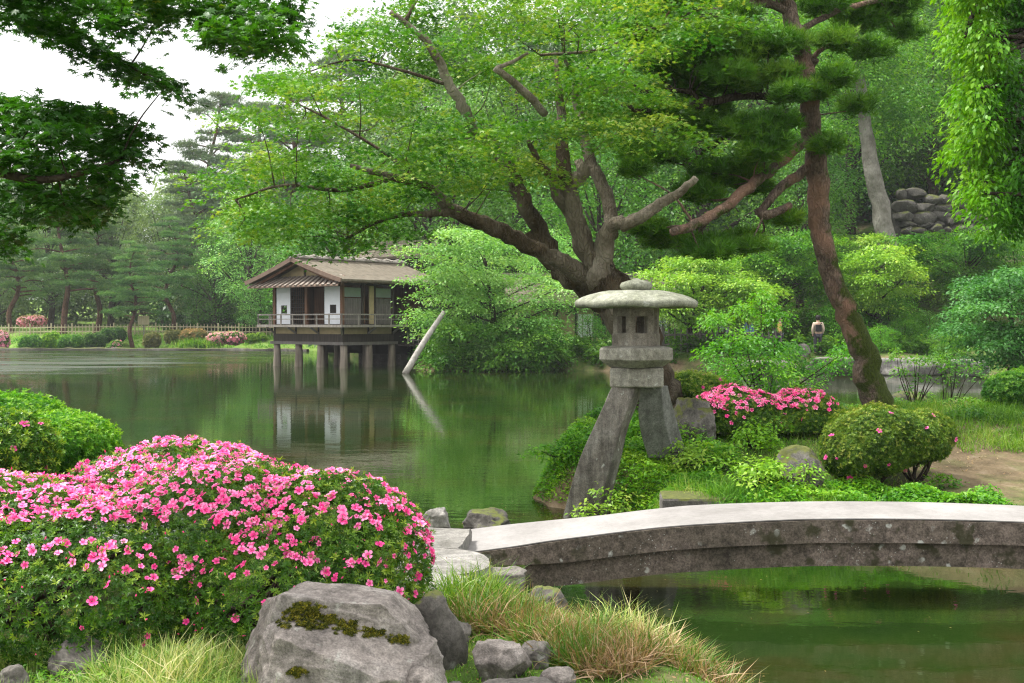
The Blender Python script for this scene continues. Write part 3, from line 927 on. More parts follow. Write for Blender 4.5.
    rock('rock', 'rough pale stone carrying the short leg of the lantern', 'rock', (g[0], g[1], g[2] - .42), (.27, .3, .30), 41, M['rock_pale'], sub=4, sink=.15)


M['lantern_leg_light'] = stone_mat('lantern_leg_pale_stone', (.25, .255, .23), (.14, .14, .12), (.40, .40, .37), lich=.5, scale=1.3, bump=.5)
M['lantern_box'] = stone_mat('lantern_box_stone', (.33, .30, .24), (.17, .15, .12), (.45, .42, .35), lich=.4, scale=1.6, bump=.35)
lantern()
# stones on the lantern's bank
rock_at(694, 452, 14.6, 46, 58, 42, M['rock_moss'], 'standing grey stone with mossy brown top behind the lantern', sub=5, dep=.3, sink=.15)
rock_at(797, 504, 12.0, 56, 54, 43, M['rock_moss'], 'squat boulder with a moss cap below the clipped round shrub', sub=5, dep=.3, sink=.2)
g = W(700, 503, 11.9)
o = MB().box((0, 0, 0), (.82, .55, .30), rz=-.08).build('stone_block', M['rock_moss'], None, (0, 0, 0), bevel=.03); o.location = (g[0], g[1], g[2] - .06)
tag(o, 'low pale rectangular stone block in the grass right of the lantern', 'stone block')
rock_at(905, 408, 19.5, 60, 14, 44, M['rock_dark'], 'dark flat stone at the foot of the leaning pine', sub=4)
rock_at(960, 418, 19.2, 66, 15, 45, M['rock_dark'], 'low rock at the water edge right of the pine', sub=4)
rock_at(1000, 424, 19.0, 44, 13, 46, M['rock_dark'], 'low rock by the bush at the right edge of the photo', sub=4)


# ---------------------------------------------------------------- lakeside pavilion
t = NT('shingle_roof'); P = t.obj()
mp = t.node('ShaderNodeMapping', Vector=P); mp.inputs['Scale'].default_value = (1, 1, 1)
br = t.node('ShaderNodeTexBrick', Vector=P, Scale=2.2, Mortar__Size=.012)
br.inputs['Color1'].default_value = (.12, .10, .072, 1); br.inputs['Color2'].default_value = (.17, .145, .108, 1); br.inputs['Mortar'].default_value = (.12, .11, .09, 1)
n = t.noise(P, 2.5, 6, .7)
M['roof'] = t.finish(t.mix(.7, br.outputs['Color'], t.ramp(n, (.3, .5), (.65, 1.0)), 'MULTIPLY'), .9, t.bump(n, .4, .04), .2)
M['roof_edge'] = plain_mat('roof_edge', (.17, .115, .085), .8)


def pavilion():
    A = math.radians(40)
    root = thing('pavilion', 'dark wooden pavilion with white paper doors standing on posts in the pond', 'pavilion', (-8.07, 54, 0), -A)
    wd, wb, wg = M['wood_dark'], M['wood_brown'], M['wood_grey']
    P = root

    def B(name, boxes, mat, par=P, bev=0.0):
        if name in ('wall_post', 'side_post', 'band_post', 'lower_beam') and len(boxes) > 1:
            for b in boxes: B(name, [b], mat, par, bev)
            return
        m = MB()
        for b in boxes: m.box(((b[0] + b[1]) / 2, (b[2] + b[3]) / 2, (b[4] + b[5]) / 2), (b[1] - b[0], b[3] - b[2], b[5] - b[4]))
        return m.build(name, mat, par, bevel=bev)
    for x, y in [(-5.0, .1), (-3.3, .1), (-1.65, .1), (0, .1), (0, 1.7), (0, 3.25), (-3.3, 2.6), (-1.6, 3.0), (-5, 3.2), (0, 5.3)]:
        m = MB(); m.tube([(x, y, -.8), (x, y, .1), (x + .02, y, .6), (x, y, 1.12)], [.21, .20, .18, .17], 8, .06, int(x * 7 + y * 3) & 63)
        m.build('post', M['post'], P, smooth=True)
    B('lower_beam', [(-5.3, .2, -.1, .22, 1.1, 1.24), (-.02, .2, .22, 3.5, 1.1, 1.24), (-5.3, -5.1, .22, 3.5, 1.1, 1.24)], M['wood_panel'])
    B('skirt', [(-5.15, .06, 0, .12, 1.24, 1.62), (-.06, .06, .12, 3.35, 1.24, 1.62), (-5.15, -5.0, .12, 3.35, 1.24, 1.62)], wd)
    B('plaster_band', [(-5.10, .02, .02, .1, 1.62, 1.95), (-.06, .03, .1, 3.3, 1.62, 1.95)], M['plaster'])
    B('band_post', [(x - .05, x + .05, -.01, .1, 1.62, 1.95) for x in (-5.05, -3.4, -1.7, 0)] + [(-.04, .06, y - .05, y + .05, 1.62, 1.95) for y in (1.65, 3.27)], wd)
    B('deck', [(-5.7, .65, -.6, .1, 1.95, 2.07), (0.02, .65, .1, 3.75, 1.95, 2.07), (-5.7, -5.1, .1, 1.2, 1.95, 2.07)], wg)
    m = MB()
    for a, b in [((x, 0, 1.65), (x, -.5, 1.94)) for x in (-5.05, -3.4, -1.7)] + [((.04, y, 1.65), (.55, y, 1.94)) for y in (1.65, 3.3)] + [((0, 0, 1.6), (.5, -.5, 1.94))]:
        MB().bar(a, b, .08).build('bracket', wg, P)
    m = MB()
    for a, b in (((-5.65, -.55), (.6, -.55)), ((.6, -.55), (.6, 3.7)), ((-5.65, -.55), (-5.65, 1.1))):
        for zz, w in ((2.56, .06), (2.34, .035)):
            m.bar((*a, zz), (*b, zz), w)
        L = math.dist(a, b); k = max(2, round(L / .95))
        for i in range(k + 1):
            x = a[0] + (b[0] - a[0]) * i / k; y = a[1] + (b[1] - a[1]) * i / k
            m.bar((x, y, 2.05), (x, y, 2.6), .055)
    m.build('railing', wg, P)
    B('floor', [(-5.0, .0, .1, 5.5, 1.98, 2.1)], wd)
    B('rear_wall', [(-5.0, -.1, 5.3, 5.4, 2.1, 4.1), (-5.05, -4.95, .9, 5.3, 2.1, 4.1), (-2.9, -2.8, 2.6, 5.3, 2.1, 4.1)], M['wood_brown'])
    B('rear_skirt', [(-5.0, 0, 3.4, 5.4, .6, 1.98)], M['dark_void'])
    # corner and door posts
    B('wall_post', [(-5.16, -4.99, -.03, .12, 2.07, 4.12), (-.07, .07, -.06, .1, 2.07, 4.12), (-2.70, -2.53, -.02, .12, 2.07, 4.12)], wb)
    B('side_post', [(-.06, .06, 1.22, 1.34, 2.07, 4.12), (-.06, .06, 3.22, 3.36, 2.07, 4.12), (-.06, .06, 2.05, 2.14, 2.07, 4.12), (-.06, .08, 5.3, 5.45, .6, 4.12)], wd)
    B('lintel', [(-5.1, .05, 0, .1, 3.98, 4.16), (-.05, .05, .1, 5.5, 3.98, 4.16)], wd)
    # white doors, each a frame round a small square window
    for x0, x1, open_ in ((-4.97, -3.80, True), (-1.33, -.09, False)):
        cx = (x0 + x1) / 2 + .05
        d = B('paper_door', [(x0, cx - .22, .03, .07, 2.1, 3.95), (cx + .22, x1, .03, .07, 2.1, 3.95), (cx - .22, cx + .22, .03, .07, 2.1, 2.62), (cx - .22, cx + .22, .03, .07, 3.03, 3.95)], M['paper'])
        B('window_frame', [(cx - .22, cx - .19, .02, .08, 2.62, 3.03), (cx + .19, cx + .22, .02, .08, 2.62, 3.03), (cx - .19, cx + .19, .02, .08, 2.62, 2.65), (cx - .19, cx + .19, .02, .08, 3.0, 3.03), (x0, x0 + .04, .015, .03, 2.1, 3.95), (x1 - .04, x1, .015, .03, 2.1, 3.95), (x0, x1, .015, .03, 3.9, 3.95)], wd, d)
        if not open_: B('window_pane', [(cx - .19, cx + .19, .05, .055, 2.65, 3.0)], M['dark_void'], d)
    # lattice screen
    lat = [(-3.79, -2.72, .04, .05, 2.1, 2.7)]
    m = MB()
    for i in range(8):
        x = -3.77 + i * .148; m.box((x, .04, 3.02), (.035, .04, 1.85))
    for i in range(10):
        zz = 2.12 + i * .2; m.box((-3.25, .05, zz), (1.06, .03, .03))
    m.build('lattice_screen', wd, P)
    B('opening_back', [(-3.79, -.1, 1.5, 1.55, 2.1, 3.95)], M['wood_brown'])
    # side: boarded panels with glass above
    for y0, y1 in ((.12, 1.2), (2.15, 3.2)):
        p = B('side_panel', [(-.03, .02, y0, y1, 2.1, 3.35)], M['wood_panel'])
        m = MB()
        for i in range(7): m.box((.03, y0 + .08 + i * (y1 - y0 - .16) / 6, 2.72), (.02, .03, 1.22))
        m.build('batten', M['wood_panel'], p)
        B('transom_window', [(-.02, .01, y0, y1, 3.4, 3.85)], M['glass'], p)
    B('plaster_panel', [(-.03, .02, 1.75, 2.05, 2.1, 3.95)], M['plaster'])
    # roof: gable with overhang, pent roof under the gable
    xl, xr, xc, y0, y1, ze, zr = -6.15, .95, -2.55, -.95, 6.5, 4.2, 5.28
    prof = []
    n = 10
    for i in range(n + 1):
        u = i / n
        prof.append((xl + (xc - xl) * u, ze + (zr - ze) * (u ** 1.12)))
    prof += [(2 * xc - x + (xr + xl - 2 * xc) * 0, z) for x, z in prof[:-1][::-1]]
    m = len(prof)
    V = [(x, y0, z) for x, z in prof] + [(x, y1, z) for x, z in prof] + [(x, y0, z - .10) for x, z in prof] + [(x, y1, z - .10) for x, z in prof]
    Fc = []
    for i in range(m - 1):
        Fc += [(i, i + 1, i + 1 + m, i + m), (i + 2 * m, i + 3 * m, i + 1 + 3 * m, i + 1 + 2 * m), (i, i + 2 * m, i + 1 + 2 * m, i + 1), (i + m, i + m + 1, i + 1 + 3 * m, i + 3 * m)]
    Fc += [(0, m, 3 * m, 2 * m), (m - 1, 3 * m - 1, 4 * m - 1, 2 * m - 1)]
    rf = MB().add(V, Fc).build('roof', M['roof'], P)
    # barge boards, fascia, ridge logs and cross pieces
    mbb = MB()
    for i in range(m - 1):
        a, b = prof[i], prof[i + 1]
        mbb.bar((a[0], y0 - .03, a[1] - .06), (b[0], y0 - .03, b[1] - .06), .06, .2)
    mbb.bar((xr - .02, y0, ze - .09), (xr - .02, y1, ze - .09), .07, .12)
    mbb.build('barge_board', M['roof_edge'], rf)
    mbb = MB()
    for i in range(m - 1):
        a, b = prof[i], prof[i + 1]
        mbb.bar((a[0] * .93 + xc * .07, y0 + .25, a[1] - .22), (b[0] * .93 + xc * .07, y0 + .25, b[1] - .22), .07, .12)
    for i in range(16): mbb.bar((-.4, -.5 + i * .42, 4.32), (.9, -.5 + i * .42, 4.06), .06, .07)
    mbb.build('rafter', M['wood_brown'], rf)
    mbb = MB()
    mbb.tube([(xc, y0 - .1, zr + .08), (xc, y1 + .1, zr + .08)], [.10, .10], 8)
    mbb.tube([(xc + .25, y0 + .3, zr + .04), (xc + .25, y1, zr + .04)], [.06, .06], 8)
    for i in range(9):
        y = y0 + .5 + i * .82; mbb.tube([(xc - .5, y, zr + .1), (xc, y + .05, zr + .2), (xc + .55, y, zr + .08)], [.04, .045, .035], 6)
    mbb.build('ridge_log', M['wood_grey'], rf)
    # gable wall
    MB().add([(-5.2, -.1, 4.2), (.1, -.1, 4.2), (-2.55, -.1, 5.12), (-5.2, 0, 4.2), (.1, 0, 4.2), (-2.55, 0, 5.08)],
             [(0, 1, 2), (5, 4, 3), (0, 3, 4, 1), (1, 4, 5, 2), (2, 5, 3, 0)]).build('gable_wall', M['plaster'], P)
    B('gable_strut', [(-2.62, -2.48, -.14, -.1, 4.2, 5.0), (-5.4, .3, -.13, -.08, 4.16, 4.26)], wd)
    # pent roof of bark strips
    mp_ = MB(); mp_.add([(-5.95, -1.0, 3.93), (.85, -1.0, 3.93), (.35, -.14, 4.42), (-5.45, -.14, 4.42), (-5.95, -1.0, 3.87), (.85, -1.0, 3.87), (.35, -.14, 4.36), (-5.45, -.14, 4.36)],
                      [(0, 1, 2, 3), (7, 6, 5, 4), (0, 4, 5, 1), (1, 5, 6, 2), (3, 2, 6, 7), (0, 3, 7, 4)])
    pr = mp_.build('pent_roof', M['roof_edge'], P)
    m2 = MB()
    for i in range(17):
        x = -5.8 + i * .40; m2.bar((x, -1.03, 3.955), (x * .85 - .38, -.16, 4.44), .15, .05)
    m2.build('roof_batten', M['wood_pale'], pr)
    # stones of the landing under the building
    B('foundation', [(-3.9, 2.0, 4.6, 5.2, -.6, .62)], M['rock_dark'])
    B('side_landing', [(.1, 1.6, 3.6, 5.4, 1.0, 1.12)], wd)
    m = MB()
    for a, b in (((.5, 3.9, 1.1), (2.0, 3.9, 1.1)),):
        for zz in (1.3, 1.6): m.bar((a[0], a[1], zz), (b[0], b[1], zz), .05)
        for i in range(5): m.bar((a[0] + i * .37, a[1], 1.1), (a[0] + i * .37, a[1], 1.65), .05)
    m.build('side_railing', wg, P)


M['wood_pale'] = wood_mat('wood_pale', (.19, .155, .125), (.34, .29, .245))
M['post'] = wood_mat('pavilion_post', (.11, .085, .065), (.30, .255, .21), .6)
pavilion()


def small_house(name, label, x, y, w, l, hw, hr, rz, zb, wall, windows=2):
    root = thing(name, label, 'house', (x, y, zb), rz)
    B = MB(); B.box((0, 0, hw / 2), (w, l, hw)); B.build('wall', wall, root)
    m = MB(); m.box((0, -l / 2 - .03, hw - .1), (w + .1, .06, .16)); m.box((0, -l / 2 - .03, .12), (w + .1, .06, .24))
    for i in range(windows * 2 + 1): m.box((-w / 2 + i * w / (windows * 2), -l / 2 - .03, hw / 2), (.11, .07, hw))
    m.build('timber_frame', M['wood_dark'], root)
    for i in range(windows):
        cx = -w / 2 + (2 * i + .5 + (i % 2) * 1) * w / (windows * 2)
        f = MB().box((cx, -l / 2 - .015, hw * .55), (w / windows / 2 - .12, .03, hw * .5)).build('window', M['paper'] if i % 2 else M['dark_void'], root)
        mm = MB()
        for k in range(4): mm.box((cx + (k - 1.5) * .25, -l / 2 - .05, hw * .55), (.03, .03, hw * .5))
        mm.build('lattice', M['wood_brown'], f)
    ov = .7
    V = [(-w / 2 - ov, -l / 2 - ov, hw - .05), (w / 2 + ov, -l / 2 - ov, hw - .05), (w / 2 + ov, 0, hw + hr), (-w / 2 - ov, 0, hw + hr), (w / 2 + ov, l / 2 + ov, hw - .05), (-w / 2 - ov, l / 2 + ov, hw - .05)]
    V = V + [(a, b, c + .14) for a, b, c in V]
    r = MB().add(V, [(6, 7, 8, 9), (9, 8, 10, 11), (0, 3, 2, 1), (3, 5, 4, 2), (0, 1, 7, 6), (1, 2, 8, 7), (2, 4, 10, 8), (4, 5, 11, 10), (5, 3, 9, 11), (3, 0, 6, 9)]).build('roof', M['roof'], root)
    m = MB(); m.box((0, 0, hw + hr + .18), (w + 2 * ov + .2, .3, .16)); m.build('ridge', M['wood_pale'], r)
    for s in (-1, 1):
        m = MB(); m.add([(s * (w / 2 + .01), -l / 2 + .05, hw + .02), (s * (w / 2 + .01), l / 2 - .05, hw + .02), (s * (w / 2 + .01), 0, hw + hr - .15), (s * (w / 2 + .1), -l / 2 + .05, hw + .02), (s * (w / 2 + .1), l / 2 - .05, hw + .02), (s * (w / 2 + .1), 0, hw + hr - .15)], [(0, 2, 1), (3, 4, 5), (0, 1, 4, 3), (1, 2, 5, 4), (2, 0, 3, 5)])
        m.build('gable', M['plaster'], root)
    return root


small_house('teahouse', 'small dark-walled house whose gabled roof shows above the pavilion', -6.2, 68.0, 3.4, 3.2, 5.3, .9, -.5, .6, M['wood_dark'], 1)
small_house('teahouse', 'low timber teahouse among the trees behind the lantern', 4.0, 58.5, 7.5, 4, 2.3, 1.4, .05, .75, M['plaster'], 4)

# leaning support pole of the shore tree
a = W(405, 374, 48.6); b = W(444, 312, 50.0)
m = MB(); P_ = spline([(*a, .14), (*(a + (b - a) * .5 + [0, 0, .08]), .125), (*b, .10)], 4)
m.tube(P_[:, :3], P_[:, 3], 10, .05, 3); o = m.build('support_pole', M['pole'], smooth=True)
tag(o, 'pale grey leaning pole rising from the pond right of the pavilion', 'pole')


# ---------------------------------------------------------------- fences, sign, stone wall
def fence(label, pts, n_pick, h, mat, d_rail=(.35, .75), pick=.06, name='bamboo_fence', lean=0.0, group=None):
    """posts, rails and upright pickets along ground points"""
    pts = np.array(pts, float)
    base = (*pts[0], gz(*pts[0]))
    root = thing(name, label, 'fence', base, group=group)
    L = np.r_[0, np.cumsum(np.hypot(*np.diff(pts, axis=0).T))]
    s = np.linspace(0, L[-1], n_pick)
    X = np.interp(s, L, pts[:, 0]); Y = np.interp(s, L, pts[:, 1]); Z = np.poly1d(np.polyfit(s, ground(X, Y), 5))(s)
    rg = R(len(pts) + n_pick)
    up = MB(); rail = MB()
    for i in range(n_pick):
        if i % 6 == 0:
            MB().tube([(X[i], Y[i], Z[i] - .2), (X[i], Y[i], Z[i] + h * 1.12)], [pick * 1.1] * 2, 6).build('post', mat, root, base)
        else:
            up.tube([(X[i], Y[i] - .04, Z[i] + .02), (X[i] + rg.normal(0, .01), Y[i] - .04, Z[i] + h * rg.uniform(.95, 1.03))], [pick * .5] * 2, 5)
    for fz in d_rail:
        rail.tube([(X[i], Y[i], Z[i] + h * fz) for i in range(n_pick)], [pick * .62] * n_pick, 6)
    up.build('picket', mat, root, base); rail.build('rail', mat, root, base)
    return root


fence('long pale bamboo fence across the lawn of the far bank', [(-52, 97), (-40, 97.3), (-28, 97), (-17.5, 96.2)], 116, .95, M['bamboo'])
fence('dark wooden fence on the shore right of the lantern', [(5.2, 51.8), (8.6, 51.2), (12, 50.8)], 26, 1.1, M['wood_panel'], name='wooden_fence', pick=.08)
fence('low bamboo fence in front of the stone wall on the hill', [(21.6, 62.4), (24, 62.2), (31, 61.5)], 30, .6, M['bamboo'], pick=.08)

s = thing('notice_board', 'small cream notice board on a post by the far fence', 'sign', (-30.9, 95.5, gz(-30.9, 95.5)))
m = MB(); m.box((0, 0, .75), (.09, .09, 1.5)); m.build('post', M['wood_grey'], s)
m = MB(); m.box((0, -.07, 1.5), (.95, .05, .75)); m.build('board', M['bamboo'], s)


def stone_wall():
    """dry-stone retaining wall up the slope"""
    base = (25.0, 64.5, gz(25, 64.5) - .3)
    root = thing('stone_wall', 'dark dry-stone retaining wall on the hillside above the slope', 'wall', base)
    rg = R(77); m = MB()
    z = 0.0
    for r_ in range(9):
        x = -3.2 + rg.uniform(0, .6); hr = rg.uniform(.3, .62)
        while x < 7.5:
            w = rg.uniform(.35, 1.25); h = hr * rg.uniform(.8, 1.25)
            bm = bmesh.new(); bmesh.ops.create_icosphere(bm, subdivisions=3, radius=1)
            V = np.array([v.co[:] for v in bm.verts])
            for _ in range(7):
                n = unit(rg.normal(size=3)); e = V @ n - rg.uniform(.55, .8); V -= np.outer(np.where(e > 0, e * .9, 0), n)
            V = V * np.array([w * .68, .5, h * .72]); a = rg.normal(0, .12); ca, sa = math.cos(a), math.sin(a)
            V = V @ np.array([[ca, 0, -sa], [0, 1, 0], [sa, 0, ca]])
            V += np.array([x + w / 2, r_ * .1 + rg.normal(0, .1), z + rg.normal(0, .09)])
            m.add(V, [tuple(v.index for v in f.verts) for f in bm.faces]); bm.free()
            x += w
        z += hr * .95
    m.build('stone_courses', M['rock_dark'], root)
    m = MB(); m.box((2.2, 1.4, 1.4), (10.6, 1.4, 3.2)); m.build('backing', M['rock_dark'], root)


stone_wall()
for i, (px, wp, hp, d, lab) in enumerate([(838, 84, 20, 47.6, 'long flat stone on the far shore right of the green thicket'), (908, 96, 19, 47.2, 'pale long stone on the far shore left of the pine trunk reflection'), (770, 60, 16, 47.8, 'rounded shore stone half behind the thicket'),
                                          (968, 56, 17, 46.3, 'shore stone near the spreading blue-green shrub'), (870, 30, 10, 46.4, 'small low stone jutting into the far water'), (630, 44, 9, 50.6, 'low shore stone seen left of the lantern box'), (748, 22, 9, 48.3, 'small shore stone right of the wooden fence')]):
    rock_at(px, 372, d, wp, hp, 60 + i, M['rock_pale'] if i % 2 else M['rock'], lab, sub=4, flat=.5, dep=.9)
for i, (px, py, d, wp, hp, lab) in enumerate([(890, 332, 54, 30, 16, 'grey rock on the bare hillside soil'), (868, 348, 51, 22, 12, 'small rock at the foot of the soil slope'), (930, 345, 52, 26, 14, 'brown rock low on the slope at the right'), (912, 250, 61, 30, 12, 'rock under the bamboo fence on the hill'), (800, 345, 50, 24, 12, 'rock beside the path under the hill')]):
    x = (px - 512) / F * d
    rock('rock', lab, 'rock', (x, d, gz(x, d)), (wp * PXM(d) / 2, wp * PXM(d) / 2.5, hp * PXM(d) / 1.4), 80 + i, M['rock'], sub=4)


# ---------------------------------------------------------------- people
def person(label, x, y, rz, top, bottom, hair=(.02, .018, .016), skin=(.55, .36, .27), mats=None, bag=False):
    g = gz(x, y)
    root = None
    me = bpy.data.meshes.new('person')
    J = {'pel': (0, 0, .92, .15), 'waist': (0, 0, 1.08, .13), 'chest': (0, .01, 1.30, .155), 'neck': (0, 0, 1.46, .055), 'h1': (0, -.01, 1.56, .085), 'h2': (0, -.01, 1.65, .08),
         'sl': (-.18, 0, 1.38, .06), 'el': (-.24, .02, 1.12, .042), 'wl': (-.21, -.10, .92, .03), 'hl': (-.20, -.14, .85, .035),
         'sr': (.18, 0, 1.38, .06), 'er': (.24, .02, 1.12, .042), 'wr': (.21, -.06, .90, .03), 'hr': (.20, -.09, .83, .035),
         'tl': (-.10, 0, .86, .09), 'kl': (-.11, -.02, .48, .06), 'al': (-.11, .02, .09, .04), 'fl': (-.12, -.12, .04, .035),
         'tr': (.10, 0, .86, .09), 'kr': (.11, -.04, .48, .06), 'ar': (.11, .0, .09, .04), 'fr': (.12, -.14, .04, .035)}
    E = [('pel', 'waist'), ('waist', 'chest'), ('chest', 'neck'), ('neck', 'h1'), ('h1', 'h2'), ('chest', 'sl'), ('sl', 'el'), ('el', 'wl'), ('wl', 'hl'), ('chest', 'sr'), ('sr', 'er'), ('er', 'wr'), ('wr', 'hr'),
         ('pel', 'tl'), ('tl', 'kl'), ('kl', 'al'), ('al', 'fl'), ('pel', 'tr'), ('tr', 'kr'), ('kr', 'ar'), ('ar', 'fr')]

    def skinmesh(name, keys, grow, mat, parent):
        ks = [k for k in J if k in keys]; ix = {k: i for i, k in enumerate(ks)}
        m = bpy.data.meshes.new(name)
        m.from_pydata([J[k][:3] for k in ks], [(ix[a], ix[b]) for a, b in E if a in ix and b in ix], [])
        o = link(name, m, mat, parent)
        md = o.modifiers.new('s', 'SKIN'); md.use_smooth_shade = True
        for k in ks:
            v = m.skin_vertices[0].data[ix[k]]; r = J[k][3] + grow; v.radius = (r, r * (.72 if k in ('pel', 'waist', 'chest') else 1)); v.use_root = (k == ks[0])
        sb = o.modifiers.new('u', 'SUBSURF'); sb.levels = 1; sb.render_levels = 2
        return o
    def pm(n, c): return plain_mat(n, c, .8, .1)
    root = skinmesh('person', list(J), 0, pm('skin', skin), None)
    root.location = (x, y, g); root.rotation_euler = (0, 0, rz)
    tag(root, label, 'person')
    skinmesh('shirt', ['waist', 'pel', 'chest', 'sl', 'el', 'sr', 'er', 'wl', 'wr'], .022, pm('shirt', top), root)
    skinmesh('trousers', ['pel', 'tl', 'kl', 'al', 'tr', 'kr', 'ar'], .018, pm('trousers', bottom), root)
    m = MB(); m.lathe([(.03, .115), (.075, .10), (.105, .05), (.108, -.02), (.098, -.08), (.06, -.11)], 14, (0, .022, 1.645), sy=.98); m.build('hair', pm('hair', hair), root, smooth=True)
    if bag:
        m = MB(); m.box((.02, .17, 1.18), (.26, .13, .3)); m.bar((-.14, .13, 1.42), (.1, .2, 1.2), .035); m.build('bag', pm('bag', (.02, .02, .02)), root, bevel=.03)
    return root


for lab, px, d, rz, tp_, bt, bag in [('person seen from behind in a beige jacket with a small black bag', 818, 46.5, PI, (.52, .42, .33), (.05, .05, .06), True),
                                     ('person in a yellow top half hidden by the thicket', 788, 49.5, 1.2, (.6, .45, .12), (.1, .1, .13), False),
                                     ('person in a blue shirt behind the thicket', 756, 49.2, .4, (.18, .28, .5), (.06, .07, .1), False),
                                     ('person in a dark jacket over a white shirt walking behind the thicket', 730, 49.6, -.8, (.55, .62, .72), (.03, .03, .04), False)]:
    x = (px - 512) / F * d
    p = person(lab, x * 50.2 / 46.5 if d < 48 else x, 50.2 if d < 48 else d + 1.6, rz, tp_, bt, bag=bag)

# stone edging along the far shore
pts = [(-58, 89.0), (-50, 88.9), (-40, 89.3), (-32, 88.9), (-25, 88.3), (-19, 87.8), (-15.4, 85.8)]
Q = spline([(x, y, .03, .16) for x, y in pts], 14)
rg = R(9); Q[:, 3] *= rg.uniform(.7, 1.25, len(Q))
m = MB().tube(Q[:, :3], Q[:, 3], 7, .2, 4); o = m.build('stone_edging', M['rock_dark']); tag(o, 'low dark stone edging along the water of the far lawn', 'edging')
# ---------------------------------------------------------------- bushes
def ell_surface(rg, ells, n, zmin, inner=0.0, lump=.05, seed=0):
    """points over the outside of a union of ellipsoids (x,y,z,rx,ry,rz), above zmin"""
    ells = np.asarray(ells, float)
    area = (ells[:, 3] * ells[:, 4] + ells[:, 3] * ells[:, 5] + ells[:, 4] * ells[:, 5])
    pts, nrm = [], []
    for ie, (e, a) in enumerate(zip(ells, area / area.sum())):
        k = int(n * a * 1.6)
        d = unit(rg.normal(size=(k, 3)))
        g = d * e[3:]
        w = np.linalg.norm(d / e[3:], axis=1) * e[3:].min()
        keep = rg.uniform(size=k) < np.clip(1.2 / (w * 1.0 + .2), 0.25, 1)
        sc = 1 - rg.uniform(0, 1, k) ** 1.5 * inner
        lp = 1 + lump * (vnoise(g[:, 0] + g[:, 2] * .7 + e[0], g[:, 1] + e[1], .22, seed) + vnoise(g[:, 0] - g[:, 2], g[:, 1], .1, seed + 1) * .6 - .8) * 2
        p = e[:3] + g * (sc * lp)[:, None]
        nn = unit(d / e[3:])
        ok = (p[:, 2] > zmin)
        for jf, f in enumerate(ells):
            if jf == ie: continue
            q = (p - f[:3]) / f[3:]
            ok &= (q ** 2).sum(1) > (1 - inner) ** 2 * .92
        pts.append(p[ok]); nrm.append(nn[ok])
    return np.concatenate(pts), np.concatenate(nrm)


def flower_tpl(seed, petals=5):
    rg = R(seed); V = []; Fc = []; To = []
    for i in range(petals):
        a = i * 2 * PI / petals + rg.uniform(-.1, .1); w = .60 * rg.uniform(.85, 1.1); L = 1.0 * rg.uniform(.85, 1.05)
        ca, sa = math.cos(a), math.sin(a)
        up = rg.uniform(.1, .35)
        q = lambda u, v, z: (u * ca - v * sa, u * sa + v * ca, z)
        b = len(V)
        V += [q(.06, 0, -.12), q(.42, -w * .5, up * .6), q(.80, -w * .62, up), q(L * 1.0, -w * .15, up * .75), q(L * 1.0, w * .22, up * .7), q(.80, w * .62, up), q(.42, w * .5, up * .6), q(.5, 0, up * .35)]
        Fc += [(b, b + 1, b + 7), (b + 1, b + 2, b + 3, b + 7), (b + 3, b + 4, b + 7), (b + 4, b + 5, b + 6, b + 7), (b, b + 7, b + 6)]
        h = rg.uniform(-.08, .12); To += [-.45, h, .22, h, -.45]
    for i in range(4):
        a = rg.uniform(0, 6.28); b = len(V); r = rg.uniform(.1, .25)
        V += [(.02, 0, -.1), (-.02, 0, -.1), (r * math.cos(a), r * math.sin(a), .75)]
        Fc.append((b, b + 1, b + 2)); To.append(-.3)
    return np.array(V), Fc, To


T_FLOWER = [flower_tpl(k) for k in range(4)]
T_FL_FAR = [flower_tpl(9)]


def bush(name, label, cat, ells, base, leafmat, n, size, seed, blossom=None, inner=.14, group=None, stems=True, zmin=None, tp=None, lump=.05, needle_up=.25):
    rg = R(seed)
    base = np.array(base, float)
    root = thing(name, label, cat, base, group=group)
    zmin = base[2] + .05 if zmin is None else zmin
    P, N = ell_surface(rg, ells, n, zmin, inner, lump, seed)
    k = len(P)
    Nn = N + rg.normal(0, .38, (k, 3)) + np.array([0, 0, needle_up])
    shoot = rg.uniform(size=k) < .10
    P = P + N * (shoot * rg.uniform(.3, 1.3, k) * size)[:, None]
    # young shoots at the surface are lighter
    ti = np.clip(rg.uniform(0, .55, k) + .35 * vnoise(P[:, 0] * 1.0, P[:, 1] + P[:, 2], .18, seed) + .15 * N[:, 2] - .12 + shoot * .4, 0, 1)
    scatter('foliage', P, Nn, rg.normal(size=(k, 3)), size * rg.uniform(.7, 1.25, k), tp or T_ROS, ti, leafmat, root, base)
    if stems:
        m = MB(); e = np.asarray(ells, float)
        for i in range(10 + 4 * len(e)):
            f = e[i % len(e)]
            a = rg.uniform(0, 6.28); tip = f[:3] + np.array([math.cos(a) * f[3], math.sin(a) * f[4], f[5] * rg.uniform(-.2, .5)]) * .72
            bt = np.array([f[0] + rg.normal(0, f[3] * .12), f[1] + rg.normal(0, f[4] * .12), min(base[2], gz(f[0], f[1])) - .05])
            mid = (bt + tip) / 2 + rg.normal(0, .05, 3) * f[3]; mid[2] -= .06
            r_ = .012 + .02 * min(f[3], 1)
            Q = spline([(*bt, r_), (*mid, r_ * .7), (*tip, r_ * .3)], 4); m.tube(Q[:, :3], Q[:, 3], 5, .1, i)
        m.build('stem', M['bark_dark'], root, base, smooth=True)
    if blossom:
        blossom(root, base, rg, ells, zmin)
    return root


